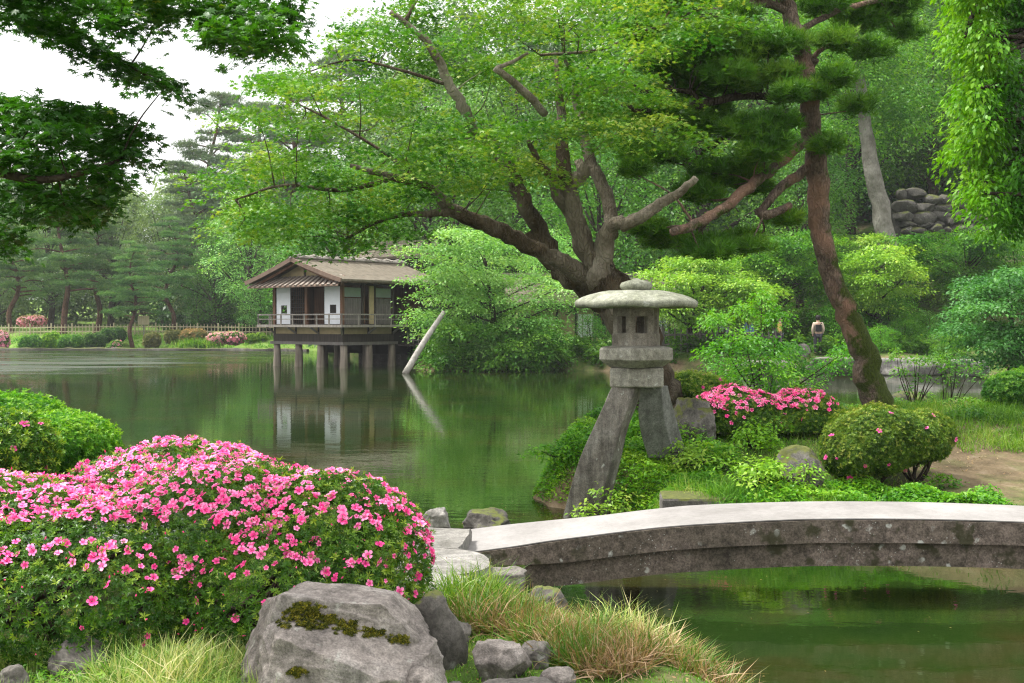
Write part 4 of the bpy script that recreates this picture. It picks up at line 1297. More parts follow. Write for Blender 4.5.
def blossoms_and_buds(n, size, dens, mat='pink', tp=None, sink=0.0, lump=.05, seed=0):
    def f(root, base, rg, ells, zmin):
        P, N = ell_surface(rg, ells, n, zmin + .1, .02, lump, seed)
        keep = rg.uniform(size=len(P)) < dens(P, N)
        P, N = P[keep], N[keep]
        k = len(P)
        if not k: return
        look = unit(np.array([0, -1.0, .9]))
        scatter('blossoms_and_buds', P + N * size * .45, N + look * .35 + rg.normal(0, .5, (k, 3)), rg.normal(size=(k, 3)), size * rg.uniform(.55, 1.25, k), tp or T_FLOWER,
                np.clip(rg.uniform(0, .7, k) + .3 * N[:, 2], 0, 1), M[mat], root, base)
    return f


# the flowering azalea in the foreground
def main_azalea():
    E = [(-2.85, 6.15, .86, 1.1, .95, .50), (-2.0, 6.8, .95, .80, .8, .52), (-1.50, 6.2, .90, .85, .85, .53), (-.98, 6.0, .86, .56, .62, .56), (-2.2, 5.75, .84, .85, .68, .42), (-3.8, 6.3, .85, .8, .9, .48), (-1.2, 5.75, .80, .7, .5, .42)]
    base = (-1.9, 6.1, gz(-1.9, 6.1))

    def dens(P, N):
        q = vnoise(P[:, 0], P[:, 1] + P[:, 2] * 1.2, .30, 21); q2 = vnoise(P[:, 0], P[:, 2], .11, 22)
        top = sm(1.05 - .12 * sm(-1.9, -1.3, P[:, 0]), 1.26, P[:, 2] + .28 * (q - .5))
        right = sm(-1.5, -.9, P[:, 0])
        d = top * (.85 - .42 * right) * sm(.2, .5, q) + (.05 + .07 * right) * sm(.4, .7, q2) + .03 * right
        left = sm(-2.2, -3.0, P[:, 0])
        return np.clip(d * (1 - .45 * left * sm(1.3, 1.5, P[:, 2])), 0, .9)
    r = bush('azalea', 'large azalea mound covered in pink flowers in front of the pond', 'azalea', E, base, M['leaf_azalea'], 60000, .029, 11, blossoms_and_buds(17000, .023, dens, lump=.06, seed=11), inner=.16, lump=.06)
    # closed buds as a second object, sharing the name of the open flowers
    rg = R(12); P, N = ell_surface(rg, E, 2500, base[2] + .15, .02, .06, 11)
    k = len(P); keep = rg.uniform(size=k) < .35; P, N = P[keep], N[keep]; k = len(P)
    scatter('blossoms_and_buds', P + N * .02, rg.normal(size=(k, 3)), N + np.array([0, 0, .4]), .02, tpl([kite(1, .4, 0), [(0, 0, 0), (.45, 0, .2), (1, 0, 0), (.45, 0, -.2)]]), rg.uniform(0, .3, k), M['pink'], r, base)


main_azalea()


def W3(px, py, d): return tuple(W(px, py, d))


M['litter'] = leaf_mat('litter', [(.10, .06, .03), (.25, .16, .07), (.38, .28, .13), (.5, .42, .25)], .1, var=.2)
M['leaf_blue'] = leaf_mat('leaf_blue', [(.015, .08, .018), (.035, .14, .028), (.07, .21, .045), (.13, .30, .07)], .35, var=.2)


def pe(px, py, d, rpx, rpy, rd=None):
    """ellipsoid at a spot of the photo, radii in pixels there; rd depth radius in metres"""
    k = PXM(d); x, y, z = W(px, py, d)
    return (x, y, z, rpx * k, rd if rd else rpx * k * .8, rpy * k)


def gbase(px, d): return tuple(gpt(px, d))


bush('clipped_shrub', 'bright green clipped shrub at the left edge, behind the azalea', 'shrub', [pe(62, 448, 8.3, 52, 34, .5), pe(12, 438, 8.5, 60, 44, .5)], gbase(40, 8.3), M['leaf_bright'], 26000, .030, 31, inner=.2, lump=.05)
bush('clipped_shrub', 'darker round shrub with a few pink buds at the left edge', 'shrub', [pe(4, 454, 7.4, 48, 42, .4)], gbase(5, 7.5), M['leaf_azalea'], 7000, .034, 32,
     blossoms_and_buds(300, .03, lambda P, N: np.full(len(P), .05)), inner=.2)
bush('azalea', 'wide azalea with pink flowers along its top behind the mossy rock', 'azalea', [pe(742, 426, 15.2, 52, 38, .65), pe(798, 424, 15.2, 46, 34, .6), pe(712, 432, 15.0, 26, 36, .4)], gbase(765, 15.2), M['leaf_azalea'], 36000, .034, 33,
     blossoms_and_buds(7000, .036, lambda P, N: np.clip(sm(1.0, 1.2, P[:, 2]) * .48 * sm(.12, .42, vnoise(P[:, 0], P[:, 1], .35, 5)) * sm(4.4, 3.6, P[:, 0]) + .5 * sm(1.05, 1.3, P[:, 2]) * sm(.75, .9, vnoise(P[:, 0], P[:, 1] + P[:, 2], .3, 8)) + .02, 0, 1), lump=.09, seed=33), inner=.15, lump=.09)
bush('clipped_shrub', 'olive green clipped round shrub with a few red leaves, right of the mossy boulder', 'shrub', [pe(875, 440, 12.6, 50, 34, .55), pe(915, 436, 12.7, 38, 26, .45), pe(850, 450, 12.5, 30, 30, .4)], gbase(880, 12.6), M['leaf_clipped'], 32000, .029, 34,
     blossoms_and_buds(900, .032, lambda P, N: np.full(len(P), .025)), inner=.24, zmin=W(880, 484, 12.6)[2], lump=.11)
bush('clipped_shrub', 'flat clipped shrub just right of the lantern block', 'shrub', [pe(692, 388, 17.2, 34, 14, .5)], gbase(692, 17.2), M['leaf_clipped'], 5000, .05, 35, blossoms_and_buds(200, .04, lambda P, N: np.full(len(P), .06)), inner=.2)
bush('clipped_shrub', 'round green shrub at the right edge above the grass', 'shrub', [pe(1014, 392, 17.5, 28, 20, .5), pe(1040, 388, 17.8, 28, 24, .5)], gbase(1014, 17.5), M['leaf_mid'], 5000, .05, 36, inner=.2)
rg = R(37)

# far bank: clipped balls and flowering shrubs on the lawn
for lab, px, d, wpx, ypx, hpx, mt, bl, nm in [
        ('round clipped shrub on the far lawn, second from the left edge', 30, 90.2, 20, 335, 17, 'leaf_mid', 0, 'clipped_shrub'),
        ('wide clipped olive shrub on the far lawn', 71, 90.4, 24, 335, 15, 'leaf_mid', 0, 'clipped_shrub'),
        ('loose yellowish shrub between the round shrub and the wide shrub', 51, 91, 16, 332, 20, 'leaf_clipped_bright', 0, 'shrub'),
        ('dark mound shrub under the far pines', 95, 90.4, 20, 333, 16, 'leaf_dark', 0, 'shrub'),
        ('second dark mound shrub, just behind the first by the far pines', 113, 93, 24, 328, 14, 'leaf_dark', 0, 'shrub'),
        ('tiny pink flowering shrub at the far water edge', 116, 89.9, 10, 341, 10, 'leaf_mid', 2, 'azalea'),
        ('olive shrub right of the crooked far pine', 152, 91, 16, 333, 14, 'leaf_olive', 0, 'shrub'),
        ('tan shrub in front of the notice board', 174, 91.5, 18, 330, 13, 'leaf_olive', 0, 'shrub'),
        ('orange tipped shrub on the far lawn behind the iris clump', 193, 91.5, 26, 329, 15, 'rust', 0, 'shrub'),
        ('long pink flowering azalea on the far lawn left of the pavilion', 226, 90.6, 36, 332, 12, 'leaf_mid', 1, 'azalea'),
        ('pink flowering azalea cut by the left edge of the photo', -2, 90.4, 20, 331, 20, 'leaf_mid', 1, 'azalea'),
        ('pink blossoming shrub behind the far fence', 32, 99, 26, 316, 10, 'rust', 1, 'azalea'),
        ('yellow-green low shrub left of the pavilion posts', 256, 94, 20, 334, 9, 'leaf_clipped_bright', 0, 'shrub')]:
    e = [pe(px - wpx * .2, ypx + hpx * .55, d, wpx * .32, hpx * .5, wpx * PXM(d) * .35), pe(px + wpx * .2, ypx + hpx * .5, d + .2, wpx * .32, hpx * .5, wpx * PXM(d) * .35)]
    gb = gbase(px, d)
    b = None
    if bl: b = blossoms_and_buds(1800 if bl == 1 else 300, .11, (lambda P, N: np.full(len(P), .17)), 'pink_far', T_FL_FAR)
    bush(nm, lab, 'azalea' if bl else 'shrub', e, gb, M[mt], 2600, .12, int(px) + 300, b, inner=.2, stems=False, zmin=gb[2])


# ---------------------------------------------------------------- trees
def limb(m, pts, n=9, wob=.09, seed=0, k=5, thin=1.0):
    """pts rows px,py,distance,radius px -> tapered limb"""
    P = np.array([(*W(a, b, d), r * PXM(d) * thin) for a, b, d, r in pts])
    Q = spline(P, k)
    rg = R(seed)
    Q[1:-1, :3] += rg.normal(0, .12, (len(Q) - 2, 3)) * Q[1:-1, 3:4]
    m.tube(Q[:, :3], np.maximum(Q[:, 3], .004), n, wob, seed)
    return Q


def twigs(m, limbs, tips, rg, r0=.02, sag=.1, maxd=3.0, skip=()):
    A = np.concatenate(limbs); own = np.repeat(np.arange(len(limbs)), [len(q) for q in limbs]); ms = m
    ok = ~np.isin(own, list(skip)); A = A[ok]; own = own[ok]
    for tpt in tips:
        d = np.linalg.norm(A[:, :3] - tpt[:3], axis=1) + np.maximum(0, A[:, 2] - tpt[2]) * .5
        i = int(np.argmin(d)); L = d[i]
        if L > maxd: continue
        m = ms[min(own[i], len(ms) - 1)] if isinstance(ms, list) else ms
        a = A[i, :3]; mid = (a + tpt[:3]) / 2 + rg.normal(0, .07 * L, 3) + np.array([0, 0, sag * L])
        r = min(A[i, 3] * .8, r0 * (.5 + L * .5))
        Q = spline([(*a, r), (*mid, r * .7), (*tpt[:3], r * .3)], 4)
        m.tube(Q[:, :3], Q[:, 3], 5, .05, 1)


def poly_inside(poly, x, y):
    return sdist(poly, np.array(x, float), np.array(y, float)) > 0


def big_maple():
    org = np.array([W(650, 400, 16.5)[0], 16.5, 0]); org[2] = gz(org[0], org[1])
    root = thing('maple_tree', 'large spreading maple leaning over the pond behind the lantern', 'tree', org)
    L = []
    D = 16.3
    mt = MB()
    L.append(limb(mt, [(668, 425, 16.6, 34), (655, 385, 16.6, 29), (640, 345, 16.5, 26), (622, 310, 16.4, 26), (604, 284, 16.3, 27), (596, 270, 16.3, 24)], 14, .08, 1, thin=.82))
    LM = [(mt, 'trunk', 'bark_maple')]
    specs = [
        # long left limb sweeping to the left over the water
        ([(598, 288, 16.3, 15), (572, 268, 16.1, 13), (548, 256, 15.9, 11.5), (510, 236, 15.6, 11), (478, 222, 15.3, 10), (450, 208, 15.1, 9.5), (430, 188, 15.0, 6), (395, 178, 14.9, 5), (350, 165, 14.8, 3)], 2),
        # second low limb under it
        ([(612, 312, 16.5, 14), (585, 290, 16.7, 12), (562, 268, 16.8, 10), (545, 258, 16.8, 9), (528, 235, 16.9, 9)], 3),
        # broad central stem
        ([(590, 285, 16.4, 15), (560, 270, 16.6, 14), (545, 240, 16.8, 12), (528, 210, 16.8, 11.5), (514, 182, 16.9, 11), (498, 150, 17.0, 9), (470, 120, 17.1, 7)], 4),
        # upright stem with the dead stub and fork
        ([(600, 280, 16.2, 18), (588, 250, 16.1, 15), (577, 222, 16.0, 12.5), (570, 190, 16.0, 12), (563, 160, 16.0, 10), (562, 125, 16.1, 7), (560, 95, 16.2, 5), (556, 60, 16.3, 3)], 5),
        ([(572, 215, 16.1, 9), (556, 195, 15.9, 7), (553, 178, 15.9, 6.5), (540, 165, 15.8, 5), (528, 140, 15.7, 3)], 6),
        ([(574, 180, 16.0, 12), (584, 172, 15.9, 9), (578, 160, 15.9, 6)], 7),
        # right limb, cut pale end
        ([(598, 285, 16.2, 17), (603, 250, 16.0, 14), (612, 226, 15.8, 11), (632, 222, 15.6, 9), (655, 207, 15.5, 7.5), (680, 192, 15.4, 6), (696, 178, 15.3, 5)], 8),
        # pale stem leaning up left behind
        ([(612, 235, 16.6, 10), (608, 200, 17.0, 9), (592, 165, 17.2, 8), (583, 130, 17.4, 7), (575, 95, 17.6, 6)], 9),
        # bare branch in front, upper left, and its forks
        ([(545, 114, 15.4, 5.5), (525, 92, 15.1, 5.5), (508, 78, 14.9, 5), (495, 68, 14.8, 5)], 10),
        ([(497, 68, 14.8, 3), (512, 62, 14.8, 2.6), (528, 53, 14.7, 2)], 11),
        # long upper-left limb to the top
        ([(475, 138, 16.9, 8), (462, 105, 16.6, 7.5), (450, 85, 16.5, 7), (438, 60, 16.4, 6), (425, 40, 16.3, 5), (405, 22, 16.2, 4), (390, 12, 16.1, 3.5)], 12),
        ([(405, 22, 16.2, 3), (412, 8, 16.2, 2.2), (420, -5, 16.2, 1.5)], 13),
        # thin dark limb hanging left
        ([(450, 212, 15.1, 6), (425, 214, 14.9, 4.5), (400, 215, 14.8, 3.6), (372, 224, 14.7, 3), (345, 240, 14.6, 2)], 14),
        # upper right twigs
        ([(575, 100, 17.4, 5), (578, 75, 17.2, 4), (590, 70, 17.0, 3.4), (612, 80, 16.8, 2.5)], 15),
        ([(598, 95, 16.6, 3.8), (615, 84, 16.4, 3.2), (628, 62, 16.3, 2.6), (645, 50, 16.2, 2)], 16),
        ([(578, 78, 17.2, 3), (566, 62, 17, 2.4), (562, 40, 17, 1.8)], 17),
        ([(540, 55, 15.9, 1.8), (600, 50, 15.8, 2.2), (640, 32, 15.8, 1.6), (690, 18, 15.8, 1)], 18),
        # left crown arms
        ([(430, 190, 15.0, 4.5), (380, 150, 15.2, 3.5), (330, 120, 15.4, 2.5), (290, 100, 15.6, 1.5)], 19),
        ([(395, 178, 14.9, 4), (340, 190, 14.6, 3), (285, 185, 14.5, 2.2), (235, 200, 14.4, 1.2)], 20),
        ([(450, 85, 16.5, 4.5), (400, 70, 16.6, 3), (350, 60, 16.8, 2), (300, 75, 17, 1)], 21)]
    pale = {8, 10, 11, 12, 15, 16, 9, 7}
    for pts, sd in specs:
        m = MB(); L.append(limb(m, pts, 10, .09, sd, thin=.5 if sd in (19, 21) else .74))
        LM.append((m, 'branch', 'bark_maple_pale' if sd in pale else 'bark_maple'))
    OUT = [(196, 192), (215, 238), (260, 236), (320, 246), (350, 240), (400, 205), (440, 205), (475, 192), (520, 178), (560, 165), (600, 172), (640, 150), (690, 150), (700, 100), (725, 40), (735, -40), (402, -40), (395, 2), (352, 36), (302, 54), (268, 80), (240, 110), (228, 150)]
    rg = R(99)
    cl = []; bad = [(0, 0)]
    tries = 0
    while len(cl) < 175 and tries < 20000:
        tries += 1
        px, py = rg.uniform(190, 735), rg.uniform(-40, 250)
        if not poly_inside(OUT, [px], [py])[0]: continue
        d = rg.uniform(13.6, 19.0)
        # keep the view to the bare stems open
        stem = (500 < px < 620 and py > 135 and d < 17.2) or (480 < px < 560 and 50 < py < 120 and d < 15.9) or (380 < px < 480 and py < 115 and d < 17.0 and abs(px - (395 + (py - 10) * .72)) < 34) or (600 < px < 700 and py > 160 and d < 16.3)
        if stem: continue
        k = PXM(d)
        c = W(px, py, d)
        if any(abs(q[0] - c[0]) < .30 and abs(q[1] - c[1]) < .8 and abs(q[2] - c[2]) < .2 for q in cl): continue
        if 228 < px < 385 and 104 < py < 152 and rg.uniform() < .6: continue
        cl.append((*c, rg.uniform(26, 54) * k, rg.uniform(.4, .8), rg.uniform(4.5, 9) * k))
    for (px, py, d, a, b) in [(400, 232, 14.2, 34, 7), (370, 215, 14.0, 40, 8), (330, 222, 14.0, 40, 8), (290, 215, 14.1, 38, 8), (250, 214, 14.2, 34, 7), (430, 178, 14.2, 40, 9), (390, 160, 14.2, 44, 9), (345, 182, 14.1, 40, 8), (300, 170, 14.2, 38, 8), (440, 150, 14.6, 40, 9), (360, 245, 14.3, 30, 6), (560, 178, 15.2, 22, 6), (520, 160, 14.9, 34, 8), (330, 242, 14.2, 30, 8), (290, 236, 14.4, 26, 7), (250, 232, 14.3, 22, 6), (230, 200, 14.5, 26, 9), (480, 180, 14.6, 30, 10), (460, 165, 14.4, 30, 10), (505, 172, 14.7, 24, 9), (415, 195, 14.2, 32, 10), (600, 105, 14.8, 34, 12), (575, 130, 14.9, 34, 11), (625, 125, 14.9, 30, 12), (640, 140, 15, 24, 10), (655, 100, 15, 30, 12)]:
        k = PXM(d); cl.append((*W(px, py, d), a * k, .5, b * k))
    cl = np.array(cl)
    C, N, T, ti = spray_leaves(cl, rg, spm=20, lps=20, sr=.28, flat=.07, droop=.3, tilt=.22, density=1, shell=.2)
    scatter('crown', C, N, T, .070 * rg.uniform(.6, 1.25, len(C)), T_MAPLE5, ti, M['leaf_maple'], root, org)
    tips = []
    for c in cl:
        tips.append(c[:3] + rg.normal(0, .3, 3) * c[3:])
    twigs([q[0] for q in LM], L, tips, rg, .012, .02, 1.0, (7, 9, 10))
    for q in LM: q[0].build(q[1], M[q[2]], root, org, smooth=True)
    # sawn end of a removed limb
    a = W(601, 262, 16.02)
    m = MB(); m.tube([a + [0, .25, 0], a + [0, .02, 0], a + [.0, -.03, 0]], [.10, .085, .075], 12, .03, 5); m.build('cut_stub', M['bark_dark'], root, org)
    return L


M['bark_maple_pale'] = bark_mat('bark_maple_pale', (.13, .105, .075), (.32, .275, .21), (.36, .32, .26), 1.6, 0, .8, plates=False)
big_maple()


# leafy hanging sprays from below the big limb (the tree's own low twigs, yellow-green)
def near_maple():
    """overhanging maple whose trunk stands beyond the left edge of the picture"""
    org = np.array([-4.6, 4.2, gz(-4.6, 4.2)])
    root = thing('maple_tree', 'dark maple boughs hanging in from the top left corner', 'tree', org)
    m = MB(); L = []
    P = np.array([(-4.6, 4.2, .5, .17), (-4.5, 4.4, 1.6, .15), (-4.3, 4.7, 2.6, .13), (-4.0, 5.0, 3.5, .1), (-3.6, 5.3, 4.2, .07)]); Q = spline(P, 5); m.tube(Q[:, :3], Q[:, 3], 12, .08, 1); L.append(Q)
    LM = [(m, 'trunk')]
    m = MB()
    P = np.vstack([[(-4.35, 4.6, 2.4, .07)], [(*W(a, b, d), r * PXM(d)) for a, b, d, r in [(-40, 160, 5.3, 8), (0, 172, 5.2, 6), (40, 180, 5.2, 4), (85, 172, 5.3, 3), (120, 160, 5.4, 1.5)]]])
    Q = spline(P, 5); m.tube(Q[:, :3], Q[:, 3], 8, .05, 2); L.append(Q); LM.append((m, 'branch'))
    m = MB()
    P = np.vstack([[(-4.0, 5.0, 3.5, .06)], [(*W(a, b, d), r * PXM(d)) for a, b, d, r in [(-60, -40, 5.6, 6), (0, 0, 5.7, 5), (60, 12, 5.8, 4), (140, 8, 6.0, 3), (220, 20, 6.1, 2.5), (280, 30, 6.2, 1.5)]]])
    Q = spline(P, 5); m.tube(Q[:, :3], Q[:, 3], 8, .05, 3); L.append(Q)
    P = np.array([(*W(a, b, d), r * PXM(d)) for a, b, d, r in [(60, 12, 5.8, 3), (90, 40, 5.8, 2.4), (130, 66, 5.8, 1.8), (170, 88, 5.9, 1)]]); Q = spline(P, 4); m.tube(Q[:, :3], Q[:, 3], 6, .05, 3); L.append(Q)
    LM += [(m, 'branch'), (m, None)]
    cl = []
    for px, py, rx, ry in [(15, 2, 35, 16), (60, 8, 32, 14), (110, 6, 40, 18), (160, 10, 40, 20), (120, 24, 24, 9), (205, 10, 40, 26), (245, 22, 34, 26), (278, 32, 28, 20), (255, 48, 26, 12), (225, 34, 25, 14), (36, 20, 20, 9), (62, 34, 17, 8),
                           (84, 46, 14, 7), (104, 56, 13, 6), (125, 66, 15, 7), (147, 76, 15, 7), (166, 86, 13, 6), (285, 12, 22, 12), (250, -10, 60, 20), (140, -14, 80, 18), (40, -14, 60, 16),
                           (8, 105, 25, 12), (35, 112, 26, 14), (62, 112, 24, 14), (90, 118, 24, 14), (112, 122, 20, 12), (130, 134, 18, 14), (20, 132, 34, 16), (60, 138, 34, 18), (98, 145, 32, 18), (126, 156, 18, 14),
                           (12, 160, 28, 16), (48, 165, 30, 16), (84, 168, 28, 16), (108, 178, 20, 12), (16, 186, 26, 12), (50, 194, 22, 10), (84, 196, 22, 12), (104, 204, 14, 10), (66, 208, 14, 8), (84, 218, 12, 6), (6, 206, 14, 9), (6, 236, 10, 8), (3, 250, 8, 6), (24, 214, 14, 7)]:
        for _ in range(1):
            d = rg_.uniform(5.1, 6.1); k = PXM(d); cl.append((*W(px, py, d), rx * k, .22, ry * k))
    cl = np.array(cl)
    rg = R(7)
    C, N, T, ti = spray_leaves(cl, rg, spm=19, lps=17, sr=.10, flat=.14, droop=.35, tilt=.2, density=1, shell=.0, up_bias=.1)
    ti = ti * .6 + .35 * (rg.uniform(size=len(C)) < .03) + .38 * sm(.5, .1, np.hypot((C[:, 0] / C[:, 1] * F + 512 - 145) / 160, (C[:, 2] - W(0, 14, 6)[2]) / .5)) * rg.uniform(size=len(C))  # leaves around one spot in view lightened: sunlit tips put into the tint
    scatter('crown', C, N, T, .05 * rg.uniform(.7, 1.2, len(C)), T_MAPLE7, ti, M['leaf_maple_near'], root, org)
    twigs([q[0] for q in LM], L, [c[:3] for c in cl], rg, .008, .03, .42)
    for q in LM:
        if q[1]: q[0].build(q[1], M['bark_dark' if q[1] == 'branch' else 'bark_maple'], root, org, smooth=True)


rg_ = R(3)
near_maple()


def needle_pads(pads, rg, tufts, size, up=.9):
    """pads rows x,y,z,rx,ry,rz : needle tufts through flat cloud-shaped pads"""
    pads = np.asarray(pads, float)
    vol = (pads[:, 3] * pads[:, 4]); k = np.maximum(6, tufts * vol / vol.mean()).astype(int)
    i = np.repeat(np.arange(len(pads)), k); m = len(i)
    p = in_ell(rg, m, .1); p[:, 2] = np.abs(p[:, 2]) * .9 - .35 * (1 - np.hypot(p[:, 0], p[:, 1])) * rg.uniform(0, 1, m)
    # break the outline: sub-clumps
    s = rg.normal(0, .12, (m, 3))
    C = pads[i, :3] + (p + s) * pads[i, 3:]
    N = p * np.array([.8, .8, .3]) + np.array([0, 0, up]) + rg.normal(0, .25, (m, 3))
    ti = np.clip(rg.uniform(0, .5, m) + .3 * rg.uniform(size=len(pads))[i] + .2 * p[:, 2], 0, 1)
    return C, N, rg.normal(size=(m, 3)), size * rg.uniform(.7, 1.2, m), ti


def leaning_pine():
    base = W(880, 412, 17.0); org = np.array([base[0], 17.0, gz(base[0], 17.0)])
    root = thing('pine_tree', 'tall leaning pine with reddish bark and moss on its lower trunk', 'tree', org)
    m = MB(); L = []
    L.append(limb(m, [(889, 432, 17, 22), (880, 409, 17, 16.5), (867, 368, 17, 13.4), (856, 335, 17, 11.8), (842, 301, 17, 10.8), (829, 267, 17, 10.2), (821, 234, 17, 10.2), (818, 200, 17, 10.5), (815, 155, 17, 11), (811, 115, 17, 10), (808, 84, 17, 9), (802, 50, 17.1, 8.5), (792, 20, 17.2, 8), (778, -20, 17.3, 7.5), (765, -90, 17.4, 6)], 16, .04, 1))
    LM = [(m, 'trunk', 'bark_pine')]
    for sd, pts in enumerate([
            [(812, 165, 17, 6), (795, 178, 16.8, 6.5), (778, 190, 16.6, 6), (765, 206, 16.4, 5), (758, 212, 16.4, 3)],
            [(758, 212, 16.4, 5), (768, 215, 16.2, 6), (790, 205, 16.6, 4)],
            [(672, 232, 15.2, 5), (700, 222, 15.6, 6.5), (725, 207, 15.9, 7), (755, 182, 16.3, 7.5), (778, 165, 16.6, 6), (806, 140, 16.9, 6)],
            [(788, 12, 17.2, 5), (760, 2, 17, 5.5), (735, 8, 16.8, 5), (708, 12, 16.6, 5), (690, 4, 16.4, 4), (660, -6, 16.2, 3)],
            [(806, 80, 17.1, 5), (775, 95, 16.8, 4.5), (735, 97, 16.6, 5), (700, 105, 16.4, 5.5), (668, 106, 16.2, 5), (640, 110, 16, 4), (622, 104, 15.9, 3)],
            [(668, 106, 16.2, 4), (655, 96, 16.1, 4), (640, 90, 16, 3), (632, 84, 16, 2)],
            [(700, 105, 16.4, 4), (690, 92, 16.3, 3.5), (665, 90, 16.2, 2.5)],
            [(810, 110, 17, 5), (780, 128, 16.9, 4), (750, 118, 17.2, 3.5), (720, 140, 17.3, 3.5), (695, 160, 17.3, 3)],
            [(816, 60, 17.1, 4), (812, 66, 17.2, 4), (818, 52, 17.3, 3), (850, 35, 17.5, 2)],
            [(800, 30, 17.2, 4), (840, 10, 17.4, 4), (880, 0, 17.6, 3)]]):
        m = MB(); L.append(limb(m, pts, 8, .1, sd + 30, thin=.8)); LM.append((m, 'branch', 'bark_pine' if sd not in (4, 5, 6, 7) else 'bark_dark'))
    rg = R(71)
    pads = []
    for px, py, d, rx, ry in [(700, 45, 16.2, 34, 12), (730, 60, 16.6, 40, 16), (765, 50, 16.8, 36, 14), (700, 75, 16.4, 36, 12), (740, 80, 16.4, 40, 14), (780, 78, 16.9, 30, 14), (660, 70, 16.2, 30, 10), (800, 50, 16.4, 28, 10), (725, 30, 16.8, 40, 12),
                              (770, 130, 16.4, 34, 14), (735, 140, 16.8, 30, 12), (790, 112, 16.4, 26, 10), (810, 100, 16.6, 30, 10), (700, 130, 17, 26, 11), (765, 155, 16.2, 36, 12), (725, 172, 16.4, 34, 12), (750, 190, 16.6, 26, 8), (700, 190, 16.8, 28, 10),
                              (700, 200, 17.2, 22, 8), (650, 232, 16.8, 26, 9), (665, 242, 16.6, 34, 9), (700, 250, 16.2, 36, 9), (735, 244, 16.2, 30, 9), (640, 175, 16.8, 20, 10), (670, 160, 17.2, 28, 10), (845, 80, 17.2, 28, 12), (850, 115, 17.4, 26, 12), (835, 145, 17.0, 24, 10),
                              (860, 20, 17.6, 40, 16), (820, 10, 17.4, 40, 14), (900, 5, 17.8, 36, 16), (760, -10, 17, 50, 16), (690, -15, 16.4, 46, 14), (835, 50, 17.2, 28, 12), (880, 45, 17.8, 30, 12), (715, 105, 17.0, 26, 9), (685, 120, 16.6, 20, 8), (650, 120, 16.2, 22, 8), (780, 222, 16.8, 24, 8), (650, 30, 17, 30, 10)]:
        for _ in range(1 if 770 < px < 860 else 2):
            dd = d + rg.normal(0, .4); k = PXM(dd)
            pads.append((*W(px + rg.normal(0, 8), py + rg.normal(0, 8), dd), rx * k * .72, .42, ry * k * 1.5))
    C, N, T, S, ti = needle_pads(pads, rg, 230, .16, .7)
    scatter('crown', C, N, T, S, T_TUFT, ti, M['needle'], root, org)
    twigs([q[0] for q in LM], L, [p[:3] for p in np.array(pads)], rg, .02, 0, 2.0)
    for q in LM: q[0].build(q[1], M[q[2]], root, org, smooth=True)


leaning_pine()


def cascade_tree():
    """drooping bright tree at the right edge"""
    x0 = 8.4; y0 = 15.5
    org = np.array([x0, y0, gz(x0, y0)])
    root = thing('evergreen_tree', 'bright green tree with drooping leaf sprays filling the top right corner', 'tree', org)
    m = MB(); Q = spline([(x0, y0, .4, .32), (x0 - .1, y0, 2.2, .27), (x0 - .3, y0, 4.5, .2), (x0 - .3, y0 - .2, 7, .1)], 5); m.tube(Q[:, :3], Q[:, 3], 12, .08, 2)
    LM = m
    rg = R(81); cl = []
    edge = [(950, -20), (945, 10), (948, 30), (946, 55), (962, 70), (952, 88), (948, 105), (958, 120), (940, 140), (932, 150), (945, 170), (950, 190), (955, 205), (965, 222)]
    ex = np.interp
    E = np.array(edge)
    for _ in range(120):
        py = rg.uniform(-60, 222); x_l = np.interp(py, E[:, 1], E[:, 0]); px = x_l + 14 + rg.uniform(0, 1) ** 1.3 * 120
        if py > 180: px = max(px, 965 + (py - 180) * .3)
        d = 13.2 + abs(px - 1000) * .01 + rg.uniform(-.3, 1.6) + (px < 980) * -.1
        k = PXM(d); cl.append((*W(px, py, d), rg.uniform(12, 24) * k, .35, rg.uniform(9, 17) * k))
    cl = np.array(cl)
    C, N, T, ti = spray_leaves(cl, rg, spm=13, lps=20, sr=.17, flat=.35, droop=1.1, tilt=.8, density=1, shell=.3)
    T = T * .9 + np.array([0, 0, -.6]) + rg.normal(0, .35, T.shape)
    ti = np.clip(ti * .55 + .5 * sm(6.15, 5.4, C[:, 0] * 13.5 / C[:, 1] + .25 * (vnoise(C[:, 0], C[:, 2], .5, 3) - .5)) - .06, 0, 1)  # crown paler towards its left: light from that side painted into the leaves
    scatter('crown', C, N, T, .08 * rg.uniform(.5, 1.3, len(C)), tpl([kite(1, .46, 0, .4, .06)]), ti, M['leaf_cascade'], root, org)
    twigs(LM, [Q], [c[:3] for c in cl], rg, .03, .15, 6.0); LM.build('trunk', M['bark_dark'], root, org, smooth=True)


cascade_tree()


